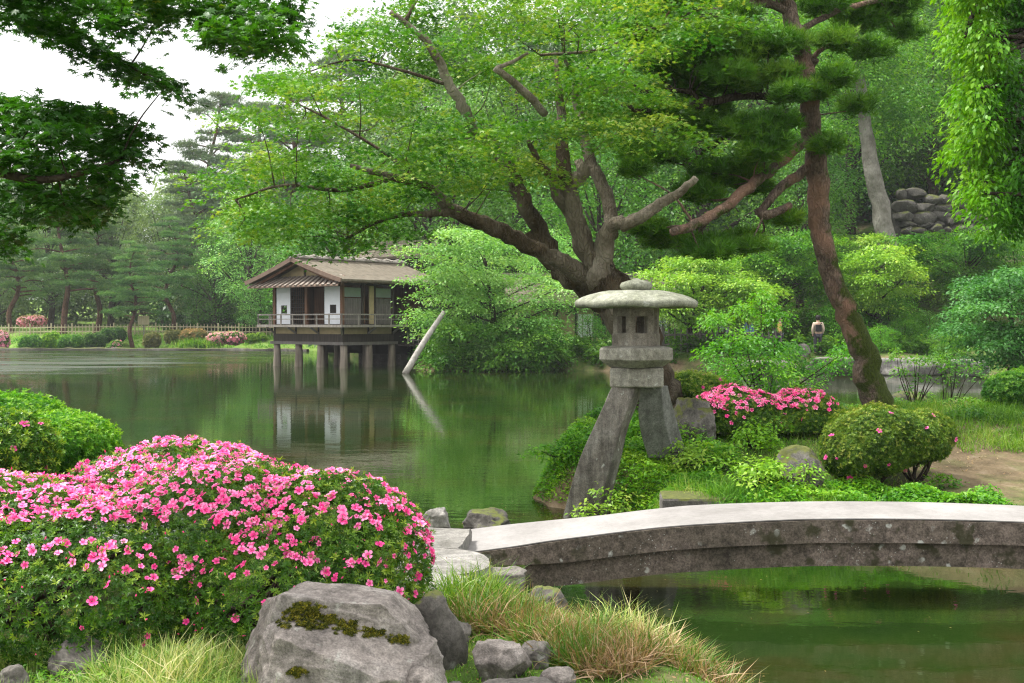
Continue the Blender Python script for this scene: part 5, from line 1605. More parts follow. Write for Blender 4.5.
# ---- generic trees, built at the origin for copying or in place
def tree_broad(h, r, mat, bark, seed, n_cl=26, spm=26, lps=12, leaf=.16, sr=.55, low=.25, flat=.3, tp=T_LEAF, top=.0, name='broadleaf_tree', droop=.3, lean=(0, 0)):
    rg = R(seed)
    root = thing(name, 'tree', 'tree', (0, 0, 0))
    m = MB(); L = []
    w = np.cumsum(rg.normal(0, .10, (5, 2)), axis=0) * r * .3
    P = np.array([(w[i][0] + lean[0] * i / 4, w[i][1] + lean[1] * i / 4, h * .85 * i / 4 - (.3 if i == 0 else 0), max(.05, (.045 * h) * (1 - i / 4.6))) for i in range(5)]); P[0, :2] = 0
    Q = spline(P, 4); m.tube(Q[:, :3], Q[:, 3] * .55, 9, .08, seed); L.append(Q)
    cl = []
    for i in range(n_cl):
        u = (i + .5) / n_cl; zz = low + (1 - low) * u * .95
        prof = math.sin(min(1, (zz - low) / (1 - low) * .9 + .12) * PI) ** .6
        a = i * 2.4 + rg.uniform(-.5, .5); q = r * prof * rg.uniform(.35, .85)
        cr = r * rg.uniform(.28, .45) * (1 - .3 * u)
        cl.append((math.cos(a) * q + lean[0] * zz, math.sin(a) * q + lean[1] * zz, h * zz, cr * 1.15, cr * 1.15, cr * .62))
    cl = np.array(cl)
    tips = [c[:3] for c in cl]
    for tp_ in tips[::2]:
        z0 = tp_[2] * .62; i = int(np.argmin(abs(Q[:, 2] - z0))); a = Q[i, :3]; mid = (a + tp_) / 2 + rg.normal(0, .15, 3); B_ = spline([(*a, Q[i, 3] * .3), (*mid, Q[i, 3] * .2), (*tp_, .02)], 4)
        m.tube(B_[:, :3], B_[:, 3], 6, .05, 1); L.append(B_)
    m.build('trunk', M[bark], root, smooth=True)
    C, N, T, ti = spray_leaves(cl, rg, spm=spm, lps=lps, sr=sr, flat=flat, droop=droop, tilt=.6, shell=.45, density=1)
    scatter('crown', C, N, T, leaf * rg.uniform(.7, 1.3, len(C)), tp, ti, M[mat], root)
    return root


def tree_pine(h, r, mat, bark, seed, n_pad=30, tufts=90, size=.34, low=.35, name='pine_tree', bend=.6, rad=.022, thin=1.0, flatn=.28):
    rg = R(seed)
    root = thing(name, 'pine', 'tree', (0, 0, 0))
    m = MB()
    pts = [(0, 0, -.3, h * rad)]
    for i in range(1, 7):
        pts.append((math.sin(i * 1.3 + seed) * bend * .5, math.cos(i * 1.7 + seed) * bend * .4, h * i / 6.3, h * rad * (1 - i / 7.2)))
    Q = spline(pts, 5); m.tube(Q[:, :3], Q[:, 3], 10, .06, seed)
    pads = []
    for i in range(n_pad):
        u = (i + .5) / n_pad; zz = low + (1 - low) * u; a = i * 2.4 + rg.uniform(-.5, .5)
        q = r * (1 - .65 * u ** 1.5) * rg.uniform(.3, 1.0)
        j = int(np.argmin(abs(Q[:, 2] - h * zz * .97))); c0 = Q[j, :3]
        c = c0 + np.array([math.cos(a) * q, math.sin(a) * q, rg.uniform(-.02, .04) * h])
        pr = r * rg.uniform(.25, .42) * (1 - .35 * u)
        pads.append((*c, pr * 1.2, pr * 1.2, pr * flatn * 1.3))
        mid = (c0 + c) / 2 + np.array([0, 0, .08 * q]) + rg.normal(0, .06, 3) * q
        B_ = spline([(*c0, Q[j, 3] * .35 + .02), (*mid, Q[j, 3] * .25 + .015), (*c, .015)], 4); m.tube(B_[:, :3], B_[:, 3], 6, .06, i)
    m.build('trunk', M[bark], root, smooth=True)
    C, N, T, S, ti = needle_pads(pads, rg, tufts, size)
    scatter('crown', C, N, T, S, T_TUFT_FAR, ti, M[mat], root)
    return root


PROTO = {}


def place(key, label, px, d, rz=0.0, sc=1.0, mat=None, group=None, dz=0.0, name=None, fac=None):
    """first use moves the prototype itself, later ones copy it"""
    x = (px - 512) / F * d; loc = (x, d, gz(x, d) + dz)
    src, used = PROTO[key]
    if not used:
        src.location = tuple(float(v) for v in loc); src.rotation_euler = (0, 0, rz); src.scale = sc if isinstance(sc, tuple) else (sc,) * 3
        src['label'] = label; PROTO[key] = (src, True); o = src
        if group: o['group'] = group
    else:
        o = copy_tree(src, loc, rz, sc, label, group)
    if mat:
        for ch in o.children:
            if ch.name.startswith('crown'):
                ch.data = ch.data.copy(); ch.data.materials[0] = M[mat]
    return o


def proto(key, o): PROTO[key] = (o, False)


proto('A', tree_broad(13, 4.5, 'leaf_mid', 'bark_dark', 1, 34, 30, 13, .20, .62))
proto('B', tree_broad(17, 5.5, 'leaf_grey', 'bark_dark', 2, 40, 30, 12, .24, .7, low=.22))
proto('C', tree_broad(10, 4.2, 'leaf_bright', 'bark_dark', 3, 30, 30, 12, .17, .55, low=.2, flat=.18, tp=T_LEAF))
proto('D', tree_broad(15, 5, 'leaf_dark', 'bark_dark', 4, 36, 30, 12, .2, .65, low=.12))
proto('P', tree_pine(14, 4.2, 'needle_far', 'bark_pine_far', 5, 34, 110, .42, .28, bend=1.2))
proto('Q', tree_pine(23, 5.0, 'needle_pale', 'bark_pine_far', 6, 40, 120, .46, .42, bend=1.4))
proto('S', tree_broad(3.2, 2.0, 'leaf_mid', 'bark_dark', 8, 20, 22, 12, .12, .34, low=.12, name='shrub'))
proto('U', tree_broad(2.6, 2.1, 'leaf_bright', 'bark_dark', 9, 22, 22, 12, .11, .36, low=.12, flat=.15, name='shrub'))

# far left bank
for key, lab, px, d, rz, sc, mt in [
        ('P', 'red-trunked pine behind the far fence at the left', 63, 99, 0, .95, None),
        ('P', 'crooked low pine on the far lawn in front of the fence', 133, 93.5, 2.0, .62, None),
        ('P', 'mid-size pine right of the crooked one by the far fence', 172, 99, 4.0, .72, None),
        ('P', 'dark pine at the left edge beyond the pond', 12, 103, 1.1, .85, None),
        ('D', 'dark round-topped tree left of the pavilion behind the fence', 214, 101, 0, .72, 'leaf_mid'),
        ('B', 'grey-green tree rising behind the crooked pine', 110, 110, 1, .85, None),
        ('B', 'grey-green tree rising behind the red-trunked pine', 50, 114, 3, .85, None),
        ('A', 'mid-green tree left of the pavilion behind the lawn', 245, 104, 2, .8, None),
        ('B', 'tall pale tree above the pavilion roof ridge', 270, 108, 4, 1.0, None),
        ('Q', 'tall thin pine with a sparse top against the sky', 216, 112, 1.0, (.80, .80, 1.06), None),
        ('Q', 'tall pine right beside the thin sky pine', 258, 109, 2.2, (1.0, 1.0, 1.0), None),
        ('Q', 'shorter pine in front of the thin sky pine', 190, 106, 4.2, .72, None),
        ('Q', 'tall pine filling the gap left of the large maple', 290, 106, 3.1, 1.08, None),
        ('Q', 'tall pine behind the left part of the large maple', 345, 104, 5.1, 1.15, None),
        ('A', 'yellowish tree just right of the thin sky pine', 250, 98, 5, .95, 'leaf_maple_soft'),
        ('B', 'rounded tree under the dark overhanging boughs', 165, 118, 5, .82, None),
        ('D', 'dark evergreen at the far left edge behind the pines', -8, 112, 2, .9, 'leaf_grey'),
        ('P', 'slim pine on the far bank above the clipped shrubs', 96, 104, 5.4, .9, None),
        ('C', 'soft green bush-like tree just left of the pavilion', 258, 97, 1.5, .5, 'leaf_maple_soft'),
        ('C', 'light green low tree under the pines by the far fence', 196, 104, 2.5, .62, 'leaf_grey')]:
    place(key, lab, px, d, rz, sc, mt)
# behind and right of the pavilion
for key, lab, px, d, rz, sc, mt in [
        ('A', 'full green tree behind the pavilion roof', 345, 76, 0, 1.05, None),
        ('C', 'bright low tree at the shore left of the lantern', 556, 57, 4.2, .6, None),
        ('A', 'mid-green tree behind the stems of the large maple', 450, 68, 2, 1.15, None),
        ('B', 'tall tree seen between the branches of the large maple', 520, 74, 3, 1.15, 'leaf_mid'),
        ('B', 'tall tree behind the top of the large maple', 420, 84, 1, 1.25, 'leaf_grey'),
        ('D', 'dark tree in the gap right of the large maple', 640, 70, 3.7, 1.2, None),
        ('D', 'dark tall tree behind the leaning pine branches', 700, 66, 5.2, 1.3, None),
        ('A', 'mid-green tree above the lantern roof', 600, 62, 1.6, .95, None),
        ('C', 'small bright maple at the shore behind the wooden fence', 700, 53.5, 4.4, .42, None),
        ('D', 'dark tree behind the leaning pine trunk', 770, 68, 1.2, 1.15, None),
        ('A', 'mid-green tree to the right of the leaning pine top', 850, 72, 4.1, 1.1, 'leaf_bright'),
        ('B', 'tall tree at the top between pine and right edge', 900, 78, 5.5, 1.2, 'leaf_mid'),
        ('A', 'green tree above the stone wall', 930, 70, .3, 1.0, None),
        ('D', 'dark tree behind the stone wall', 985, 74, 2.4, 1.1, None),
        ('B', 'tall tree behind the bright corner foliage', 1030, 68, 3.3, 1.1, 'leaf_mid'),
        ('A', 'deep green tree over the hillside path', 800, 60, 2.9, .68, None)]:
    place(key, lab, px, d, rz, sc, mt)
for key, lab, px, d, rz, sc, mt in [
        ('B', 'tall grey-green tree far behind the maple stems', 560, 88, .4, 1.3, 'leaf_grey'), ('A', 'broad tree far behind the lantern', 620, 84, 2.2, 1.5, None), ('B', 'tall tree behind the pine branches, half hidden', 680, 86, 1.2, 1.35, 'leaf_mid'),
        ('A', 'broad tree behind the gap between maple and pavilion', 390, 90, 3.2, 1.45, 'leaf_grey'), ('A', 'bright broad tree high behind the maple top', 480, 92, 4.2, 1.6, 'leaf_mid'), ('D', 'dark tree high behind the leaning pine top', 745, 80, 4.4, 1.45, None)]:
    place(key, lab, px, d, rz, sc, mt)
# pale bare trunk on the slope
x = 878; d = 57
b0 = gpt(886, d)
s = thing('tall_tree', 'tall tree with a smooth pale grey trunk on the slope', 'tree', b0)
m = MB(); Q = limb(m, [(893, 285, d, 13), (888, 250, d, 12), (880, 205, d, 11), (873, 170, d, 10), (866, 130, d, 8), (860, 80, d, 6), (850, 10, d, 4)], 12, .03, 6, 3, .82); m.build('trunk', M['bark_grey'], s, b0, smooth=True)
rg = R(55); cl = np.array([(*W(860 + rg.uniform(-80, 70), rg.uniform(-40, 150), d + rg.uniform(-1.5, 3)), rg.uniform(1.2, 2.2), 1.4, rg.uniform(.5, .9)) for _ in range(34)])
C, N, T, ti = spray_leaves(cl, rg, spm=34, lps=13, sr=.5, flat=.25, droop=.5, tilt=.5, density=1)
scatter('crown', C, N, T, .2 * rg.uniform(.7, 1.3, len(C)), T_LEAF, ti, M['leaf_mid2'] if 'leaf_mid2' in M else M['leaf_bright'], s, b0)

# hillside shrubs
for key, lab, px, d, rz, sc, mt in [
        ('S', 'green shrub on the slope above the bare soil', 870, 57, 0, .9, None), ('U', 'bright shrub left of the leaning pine trunk on the slope', 836, 53, 1, .75, None),
        ('U', 'bright shrub right of the pine trunk, lower slope', 888, 54, 2, .8, None), ('S', 'round shrub under the pale trunk', 905, 58, 3, .8, 'leaf_bright'),
        ('U', 'light shrub below the bamboo fence on the hill', 940, 59, 4, .85, None), ('S', 'mid-slope shrub at the right', 960, 55, 5, .9, None), ('U', 'yellow-green shrub near the top of the slope', 975, 61, 6, .9, None),
        ('S', 'shrub at the right edge of the slope', 1010, 57, 1.5, 1.1, 'leaf_bright'), ('S', 'dark shrub low on the slope', 925, 52, 2.6, .55, None), ('U', 'bright low shrub by the shore stones', 880, 50, 3.6, .45, None),
        ('S', 'shrub between the soil slope and the path', 845, 56, 4.6, .7, 'leaf_bright'), ('S', 'small shrub left of the stone wall', 868, 61, .6, .7, None), ('U', 'pale shrub above the stone wall fence', 915, 61.5, 1.9, .55, None),
        ('S', 'shrub on the upper slope at the right edge', 1035, 62, 2.9, 1.1, None), ('U', 'small bright shrub at the hill foot', 905, 52, 5.1, .5, None), ('S', 'dark shrub behind the walking people', 760, 54, 3.9, .8, None),
        ('S', 'low shrub at the water left of the fence', 590, 53.2, 1.2, .5, None), ('S', 'dark low shrub under the pale maple at the shore', 500, 53, 2.2, .55, 'leaf_dark'), ('S', 'low shrub at the water under the pale maple', 540, 52.8, .2, .45, 'leaf_bright'),
        ('U', 'low shrub beside the leaning pole foot', 452, 53.6, 3.2, .5, None), ('S', 'dark shrub between pavilion and leaning pole', 430, 57, 4.2, .7, 'leaf_dark'), ('S', 'shrub at the shore behind the lantern leg', 620, 53.2, 5.5, .42, None),
        ('S', 'shrub at the shore below the layered maple', 655, 52.6, .9, .5, 'leaf_dark'), ('U', 'bright shrub over the shore stones', 950, 48.6, .9, .5, None)]:
    place(key, lab, px, d, rz, sc, mt)


def clump_tree(label, bpx, bd, poly, n, dr, crx, cry, leafmat, leaf, seed, spm=30, lps=13, sr=.42, bark='bark_dark', name='maple_tree', cat='tree', r0=.16, tp=T_LEAF, flat=.14, droop=.3):
    """tree whose crown fills an outline; layered flat clumps at many distances"""
    org = gpt(bpx, bd); rg = R(seed)
    root = thing(name, label, cat, org)
    A = np.array(poly, float); cl = []; tr = 0
    while len(cl) < n and tr < 9000:
        tr += 1
        px, py = rg.uniform(A[:, 0].min(), A[:, 0].max()), rg.uniform(A[:, 1].min(), A[:, 1].max())
        if not poly_inside(poly, [px], [py])[0]: continue
        d = rg.uniform(*dr); k = PXM(d)
        cl.append((*W(px, py, d), rg.uniform(*crx) * k, rg.uniform(*crx) * k * .8, rg.uniform(*cry) * k))
    cl = np.array(cl)
    cl[:, 2] = np.maximum(cl[:, 2], ground(cl[:, 0], cl[:, 1]) + .15)
    top = np.array([cl[:, 0].mean(), cl[:, 1].mean(), cl[:, 2].max() * .8 + org[2] * .2])
    m = MB(); Q = spline([(*(org - [0, 0, .3]), r0), (*(org * .6 + top * .4 + rg.normal(0, .2, 3)), r0 * .75), (*top, r0 * .3)], 6)
    m.tube(Q[:, :3], Q[:, 3], 8, .06, seed); L = [Q]
    for c in cl[::3]:
        i = int(np.argmin(abs(Q[:, 2] - (c[2] - .5 - .25 * np.hypot(*(c[:2] - Q[:, :2].mean(0))))))); a = Q[i]
        mid = (a[:3] + c[:3]) / 2 + rg.normal(0, .12, 3); B_ = spline([(*a[:3], a[3] * .45), (*mid, a[3] * .3), (*c[:3], .015)], 4); m.tube(B_[:, :3], B_[:, 3], 5, .05, 1)
    m.build('trunk', M[bark], root, org, smooth=True)
    C, N, T, ti = spray_leaves(cl, rg, spm=spm, lps=lps, sr=sr, flat=flat, droop=droop, tilt=.35, density=1, shell=.15)
    scatter('crown', C, N, T, leaf * rg.uniform(.7, 1.3, len(C)), tp, ti, M[leafmat], root, org)
    return root


clump_tree('wide pale green maple leaning over the water right of the pavilion', 500, 53.2, [(422, 236), (448, 224), (480, 232), (520, 236), (560, 262), (572, 300), (556, 335), (545, 352), (500, 350), (455, 356), (440, 345), (425, 318), (412, 285)], 64, (50.2, 55), (22, 44), (1.6, 3.2), 'leaf_maple_soft', .15, 501, 34, sr=.5)
clump_tree('low dark green maple dipping to the water left of the lantern', 520, 53.0, [(440, 330), (480, 322), (540, 325), (565, 345), (560, 366), (500, 368), (440, 366), (425, 352)], 60, (50.2, 52.4), (14, 24), (5, 9), 'leaf_mid', .16, 502, 34)
clump_tree('layered yellow-green maple right of the lantern roof', 690, 52.5, [(640, 268), (690, 246), (740, 248), (765, 270), (770, 300), (745, 318), (700, 326), (660, 318), (636, 300)], 44, (49.5, 53), (18, 36), (1.5, 3), 'leaf_lime', .15, 503, 42, sr=.5)
clump_tree('layered green maple spreading behind the leaning pine', 770, 55, [(745, 236), (800, 228), (840, 250), (835, 285), (790, 296), (760, 292), (742, 270)], 46, (53, 57), (16, 30), (2.5, 4.5), 'leaf_bright', .16, 504, 34)
clump_tree('bright layered maple on the slope right of the leaning pine', 880, 54, [(838, 236), (880, 228), (915, 250), (925, 280), (900, 300), (870, 318), (845, 290)], 30, (51, 56), (15, 28), (1.6, 3), 'leaf_lime', .15, 505, 40, sr=.5)
clump_tree('wide green maple over the upper slope at the right', 960, 58, [(900, 240), (960, 232), (1030, 240), (1040, 275), (990, 290), (930, 285), (905, 268)], 46, (54, 60), (14, 26), (3, 5), 'leaf_bright', .17, 506, 34)
clump_tree('blue-green tree hanging to the water at the right edge', 1010, 36, [(965, 285), (1000, 268), (1045, 262), (1050, 350), (1010, 368), (970, 362), (955, 330)], 46, (33, 37), (18, 34), (2.5, 4.5), 'leaf_blue', .12, 507, 40, sr=.34)
# blue-green spreading shrub at the right, and the leafy thicket on the near bank
proto('V', tree_broad(2.5, 1.7, 'leaf_blue', 'bark_dark', 12, 26, 30, 14, .10, .3, low=.2, flat=.12, name='shrub', droop=.1)) if False else None


def thicket():
    org = gpt(775, 20.6)
    root = thing('thicket', 'loose leafy thicket between the lantern and the leaning pine', 'shrub', org)
    rg = R(44); cl = []
    for px, py, rx, ry in [(725, 350, 26, 12), (745, 340, 20, 10), (770, 352, 28, 14), (730, 372, 30, 16), (765, 372, 34, 18), (800, 368, 28, 12), (845, 352, 14, 6), (790, 385, 34, 12), (715, 320, 16, 8), (775, 318, 16, 10), (745, 310, 14, 8), (835, 366, 20, 8), (790, 350, 18, 8), (735, 392, 26, 10), (762, 300, 8, 8)]:
        d = rg.uniform(19.8, 21.6); k = PXM(d); cl.append((*W(px, py, d), rx * k, .45, ry * k))
    cl = np.array(cl)
    C, N, T, ti = spray_leaves(cl, rg, spm=42, lps=14, sr=.20, flat=.25, droop=.3, tilt=.5, density=1, shell=.2)
    scatter('foliage', C, N, T, .07 * rg.uniform(.7, 1.3, len(C)), T_LEAF, ti, M['leaf_bright'], root, org)
    m = MB()
    for c in cl:
        b0 = org + np.array([rg.normal(0, .3), rg.normal(0, .2), -.1]); mid = (b0 + c[:3]) / 2 + rg.normal(0, .08, 3)
        Q = spline([(*b0, .02), (*mid, .014), (*c[:3], .006)], 4); m.tube(Q[:, :3], Q[:, 3], 5, .05, 1)
    m.build('stem', M['bark_dark'], root, org, smooth=True)


thicket()


def sapling(label, px, d, pytop, seed, leafmat, wpx, n=12, name='sapling'):
    org = gpt(px, d); rg = R(seed); root = thing(name, label, 'sapling', org)
    top = W(px + 6, pytop, d); m = MB(); cl = []; k = PXM(d)
    for i in range(n):
        tip = org + (top - org) * rg.uniform(.35, 1) + np.array([rg.normal(0, wpx * k * .5), rg.normal(0, .15), 0])
        Q = spline([(*org, .012), (*((org + tip) / 2 + rg.normal(0, .05, 3)), .008), (*tip, .003)], 4); m.tube(Q[:, :3], Q[:, 3], 5, .05, 1)
        cl.append((*tip, .16, .16, .07))
    m.build('stem', M['bark_dark'], root, org, smooth=True)
    C, N, T, ti = spray_leaves(cl, rg, spm=9, lps=8, sr=.1, flat=.3, droop=.4, tilt=.5)
    scatter('foliage', C, N, T, .055 * rg.uniform(.7, 1.3, len(C)), T_LEAF, ti, M[leafmat], root, org)


sapling('thin sapling right of the leaning pine trunk', 915, 18.5, 345, 5, 'leaf_bright', 34)
sapling('thin sapling against the dark water at the right', 945, 18.8, 350, 6, 'leaf_mid', 26, 8)
sapling('leafy weeds beside the short leg of the lantern', 694, 13.4, 446, 8, 'leaf_lime', 30, 16)
sapling('yellow-green weeds left of the moss-capped boulder', 762, 11.9, 462, 9, 'leaf_lime', 36, 22)
sapling('feathery weeds at the foot of the long lantern leg', 610, 12.6, 486, 10, 'leaf_lime', 26, 10)
sapling('bushy green weeds on the bank left of the lantern', 574, 14.0, 446, 12, 'leaf_bright', 36, 26)
sapling('leafy sprig in front of the wide azalea', 752, 14.2, 425, 7, 'leaf_clipped_bright', 24, 12)


# ---------------------------------------------------------------- far wood: one mass
def wood(name, label, seed, spots, mats, h0, h1, leaf=.5, spm=26):
    rg = R(seed); cl = []
    for x, y in spots:
        h = rg.uniform(h0, h1); g = gz(x, y); r = rg.uniform(3, 5)
        for i in range(18):
            u = (i + .5) / 18; a = i * 2.4; q = r * math.sin(min(1, u * .9 + .1) * PI) ** .6 * rg.uniform(.3, .9); c = r * rg.uniform(.35, .5)
            cl.append((x + q * math.cos(a), y + q * math.sin(a), g + h * (.08 + .9 * u), c, c, c * .7))
    C, N, T, ti = spray_leaves(np.array(cl), rg, spm=spm, lps=10, sr=.9, flat=.4, droop=.4, tilt=.6, shell=.5)
    o = scatter(name, C, N, T, leaf * rg.uniform(.7, 1.3, len(C)), T_LEAF, ti, mats)
    return tag(o, label, None, kind='stuff')


sp = []
rg = R(5)
for i in range(34): sp.append((-75 + i * 1.9 + rg.normal(0, .8), 128 + rg.uniform(-6, 10)))
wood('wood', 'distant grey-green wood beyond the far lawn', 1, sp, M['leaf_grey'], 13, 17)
sp = [(-11 + i * 2.1 + rg.normal(0, .8), 92 + rg.uniform(-5, 8)) for i in range(34)]
wood('wood', 'dense dark wood on the hill behind the garden', 2, sp, M['leaf_dark'], 20, 27)
sp = [(-7 + i * 1.9 + rg.normal(0, .8), 104 + rg.uniform(-4, 6)) for i in range(34)]
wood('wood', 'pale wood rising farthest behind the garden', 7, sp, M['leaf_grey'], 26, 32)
sp = [(-30 + i * 3.0 + rg.normal(0, .8), 80 + rg.uniform(-4, 6) + (0 if i > 5 else 30)) for i in range(28)]
wood('undergrowth', 'undergrowth under the trees behind the garden', 3, sp, M['leaf_dark'], 4, 7)


# ---------------------------------------------------------------- grass and ground cover
def blade_tpl(seed, bend):
    w = .5
    f = lambda u: (bend * u * u * .9, u - .42 * bend * bend * u ** 3)
    V = [(-.5, 0, 0), (.5, 0, 0)]
    for u, w in ((.4, .42), (.72, .28)):
        y, z = f(u); V += [(w, y, z), (-w, y, z)]
    V.append((0, *f(1.0)))
    return (np.array(V), [(0, 1, 2, 3), (3, 2, 4, 5), (5, 4, 6)])


T_BLADE = [blade_tpl(1, .25), blade_tpl(2, .55), blade_tpl(3, .95), blade_tpl(4, .1), blade_tpl(5, 1.35)]


def blades(name, X, Y, Z, h, w, mat, rg, tint, parent=None, org=(0, 0, 0), lean=.35, outward=None):
    n = len(X)
    up = np.stack([rg.normal(0, lean, n), rg.normal(0, lean, n), np.ones(n)], 1)
    if outward is not None: up[:, :2] += outward
    T = np.stack([rg.normal(size=n), rg.normal(size=n), np.zeros(n)], 1)
    S = np.stack([w, h, h], 1)
    return scatter(name, np.stack([X, Y, Z], 1), up, T, S, T_BLADE, tint, mat, parent, org)


def turf(name, label, n, xr, yr, h, w, mat, seed, keep=None, hv=.4):
    rg = R(seed)
    X = rg.uniform(*xr, n); Y = rg.uniform(*yr, n)
    Z = ground(X, Y)
    ok = Z > .06
    dn = vnoise(X, Y, .5, seed); ok &= rg.uniform(size=n) < sm(.15, .55, dn) + .15
    if keep is not None: ok &= keep(X, Y, Z)
    X, Y, Z = X[ok], Y[ok], Z[ok]; k = len(X)
    hh = h * rg.uniform(1 - hv, 1 + hv, k) * (.6 + .8 * vnoise(X, Y, .35, seed + 1))
    ti = np.clip(rg.uniform(0, .6, k) + .5 * vnoise(X, Y, .6, seed + 2) - .1, 0, 1)
    o = blades(name, X, Y, Z - .01, hh, w * rg.uniform(.7, 1.3, k), mat, rg, ti)
    return tag(o, label, None, kind='stuff')


turf('grass', 'short green grass on the near bank', 60000, (-3.6, 1.6), (4.0, 10), .045, .005, M['grass'], 1, lambda X, Y, Z: ~((X > -1.0) & (X < .2) & (Y > 6.5)) | (vnoise(X, Y, .15, 6) > .8))
turf('grass', 'long pale grass along the foot of the azalea', 15000, (-3.2, -.95), (4.25, 5.5), .13, .005, M['grass_pale'], 2)
turf('grass', 'green grass round the lantern and on the right bank', 90000, (.3, 8.5), (10.3, 22), .07, .008, M['grass'], 3, lambda X, Y, Z: ~((X > 4.6) & (Y < 15.5) & (X > 4.3 + (Y - 11) * .25)))
turf('grass', 'longer bright grass right of the pine', 24000, (5.6, 10.5), (14.0, 18.5), .15, .010, M['grass'], 4)
turf('grass', 'fine pale grass by the stone block', 9000, (1.55, 3.3), (11.0, 12.6), .17, .007, M['grass'], 5)
turf('grass', 'mown lawn fringe on the far bank', 30000, (-46, -15), (88.2, 97), .14, .05, M['grass'], 6)


def cover(name, label, n, xr, yr, size, mat, seed, hmax, keep=None, tp=T_LEAF2):
    rg = R(seed); X = rg.uniform(*xr, n); Y = rg.uniform(*yr, n); Z = ground(X, Y); ok = (Z > .02)
    ok &= rg.uniform(size=n) < (sm(.35, .65, vnoise(X, Y, .45, seed)) if seed != 19 else .8)
    if keep is not None: ok &= keep(X, Y, Z)
    X, Y, Z = X[ok], Y[ok], Z[ok]; k = len(X)
    hz_ = hmax * vnoise(X, Y, .4, seed + 3) * rg.uniform(.1, 1, k)
    ti = np.clip(rg.uniform(0, .6, k) + .5 * hz_ / hmax, 0, 1)
    N = np.stack([rg.normal(0, .5, k), rg.normal(0, .5, k), np.ones(k)], 1)
    o = scatter(name, np.stack([X, Y, Z + hz_], 1), N, rg.normal(size=(k, 3)), size * rg.uniform(.6, 1.3, k), tp, ti, mat)
    return tag(o, label, None, kind='stuff')


cover('ground_cover', 'leafy ground cover spilling down the bank round the lantern', 60000, (.1, 3.0), (11.0, 17), .07, M['leaf_bright'], 11, .30, lambda X, Y, Z: ((X < 2.9 - (Y - 12) * .15) & ((Y > 12.7) | (X > 1.5))))
cover('ground_cover', 'ferny plants below the clipped round shrub', 24000, (2.6, 5.0), (11.0, 12.4), .06, M['leaf_bright'], 12, .25)
cover('ground_cover', 'low leaves on the bank under the leaning pine', 40000, (2.5, 8.5), (15.8, 21), .08, M['leaf_mid'], 13, .22)
cover('ground_cover', 'small leaves among the grass by the foreground azalea', 16000, (-3.6, -.6), (4.3, 6.6), .035, M['leaf_bright'], 14, .12)
cover('ground_cover', 'plants along the shore of the far bank', 120000, (-5.5, 20), (50.0, 58), .24, M['leaf_mid'], 15, 1.0, lambda X, Y, Z: Z > .1)
cover('ground_cover', 'low plants over the hillside', 60000, (8, 34), (52, 70), .22, M['leaf_bright'], 16, .5, lambda X, Y, Z: vnoise(X, Y, 4.0, 9) > .5)


cover('ground_cover', 'small leafy plants on the steep bank left of the long lantern leg', 26000, (.0, 2.0), (12.4, 15.5), .055, M['leaf_clipped_bright'], 19, .16)
cover('leaf_litter', 'dry fallen leaves and twigs scattered on the bare soil', 5000, (2.5, 9), (10.6, 18), .035, M['litter'], 21, .01, lambda X, Y, Z: X > 3.6)
cover('leaf_litter', 'dry leaves lying in the near grass', 2500, (-3, 1.4), (4.2, 8.5), .022, M['litter'], 22, .02)


def tussock(label, px, py, d, rpx, h, n, mat, seed, w=.007):
    c = gpt(px, d); rg = R(seed)
    root = thing('sedge_tussock', label, 'grass tussock', c, group='sedge tussocks along the near bank')
    a = rg.uniform(0, 6.28, n); q = np.sqrt(rg.uniform(size=n)) * rpx * PXM(d) * (1 + .25 * np.sin(a * 3 + seed))
    X = c[0] + q * np.cos(a); Y = c[1] + q * np.sin(a) * .8
    rr = rpx * PXM(d)
    out = np.stack([(X - c[0]) / rr, (Y - c[1]) / rr], 1) * .5
    hh = h * rg.uniform(.3, 1.1, n)
    ti = np.clip(rg.uniform(0, 1, n) * .85 + .6 * (vnoise(X, Y, .12, seed) - .4) + (.12 if px > 540 else 0), 0, 1)
    blades('blades', X, Y, ground(X, Y) - .02, hh, w * rg.uniform(.6, 1.4, n), mat, rg, ti, root, c, .8, out)


for i, a in enumerate([('tall green and brown sedge tussock in front of the bridge end', 505, 640, 6.3, 46, .27, 2600, 'grass_dry'),
                       ('brown sedge tussock in the middle of the clump row', 570, 660, 5.9, 46, .25, 2800, 'grass_dry'),
                       ('reddish dry sedge at the bottom of the photo', 605, 690, 5.5, 52, .23, 3200, 'grass_dry'),
                       ('pale sedge tussock next to the water', 668, 668, 5.8, 44, .23, 2400, 'grass_dry'),
                       ('straw-coloured sedge at the right end of the clump row', 722, 690, 5.6, 44, .24, 2200, 'grass_dry'),
                       ('low dry sedge at the far right end over the water', 768, 700, 5.7, 36, .18, 1600, 'grass_dry'),
                       ('green sedge tussock right of the dark round boulder', 470, 625, 6.7, 34, .30, 1500, 'grass'),
                       ('small green sedge tussock between the brown ones', 640, 650, 6.2, 36, .30, 1500, 'grass_pale'),
                       ('pale grass tussock in front of the flowering azalea', 150, 668, 5.0, 58, .24, 2400, 'grass_pale'),
                       ('grass tussock at the foot of the flowering azalea near the boulder', 205, 655, 5.1, 40, .24, 1500, 'grass_pale')]):
    tussock(*a[:7], M[a[7]], 400 + i)
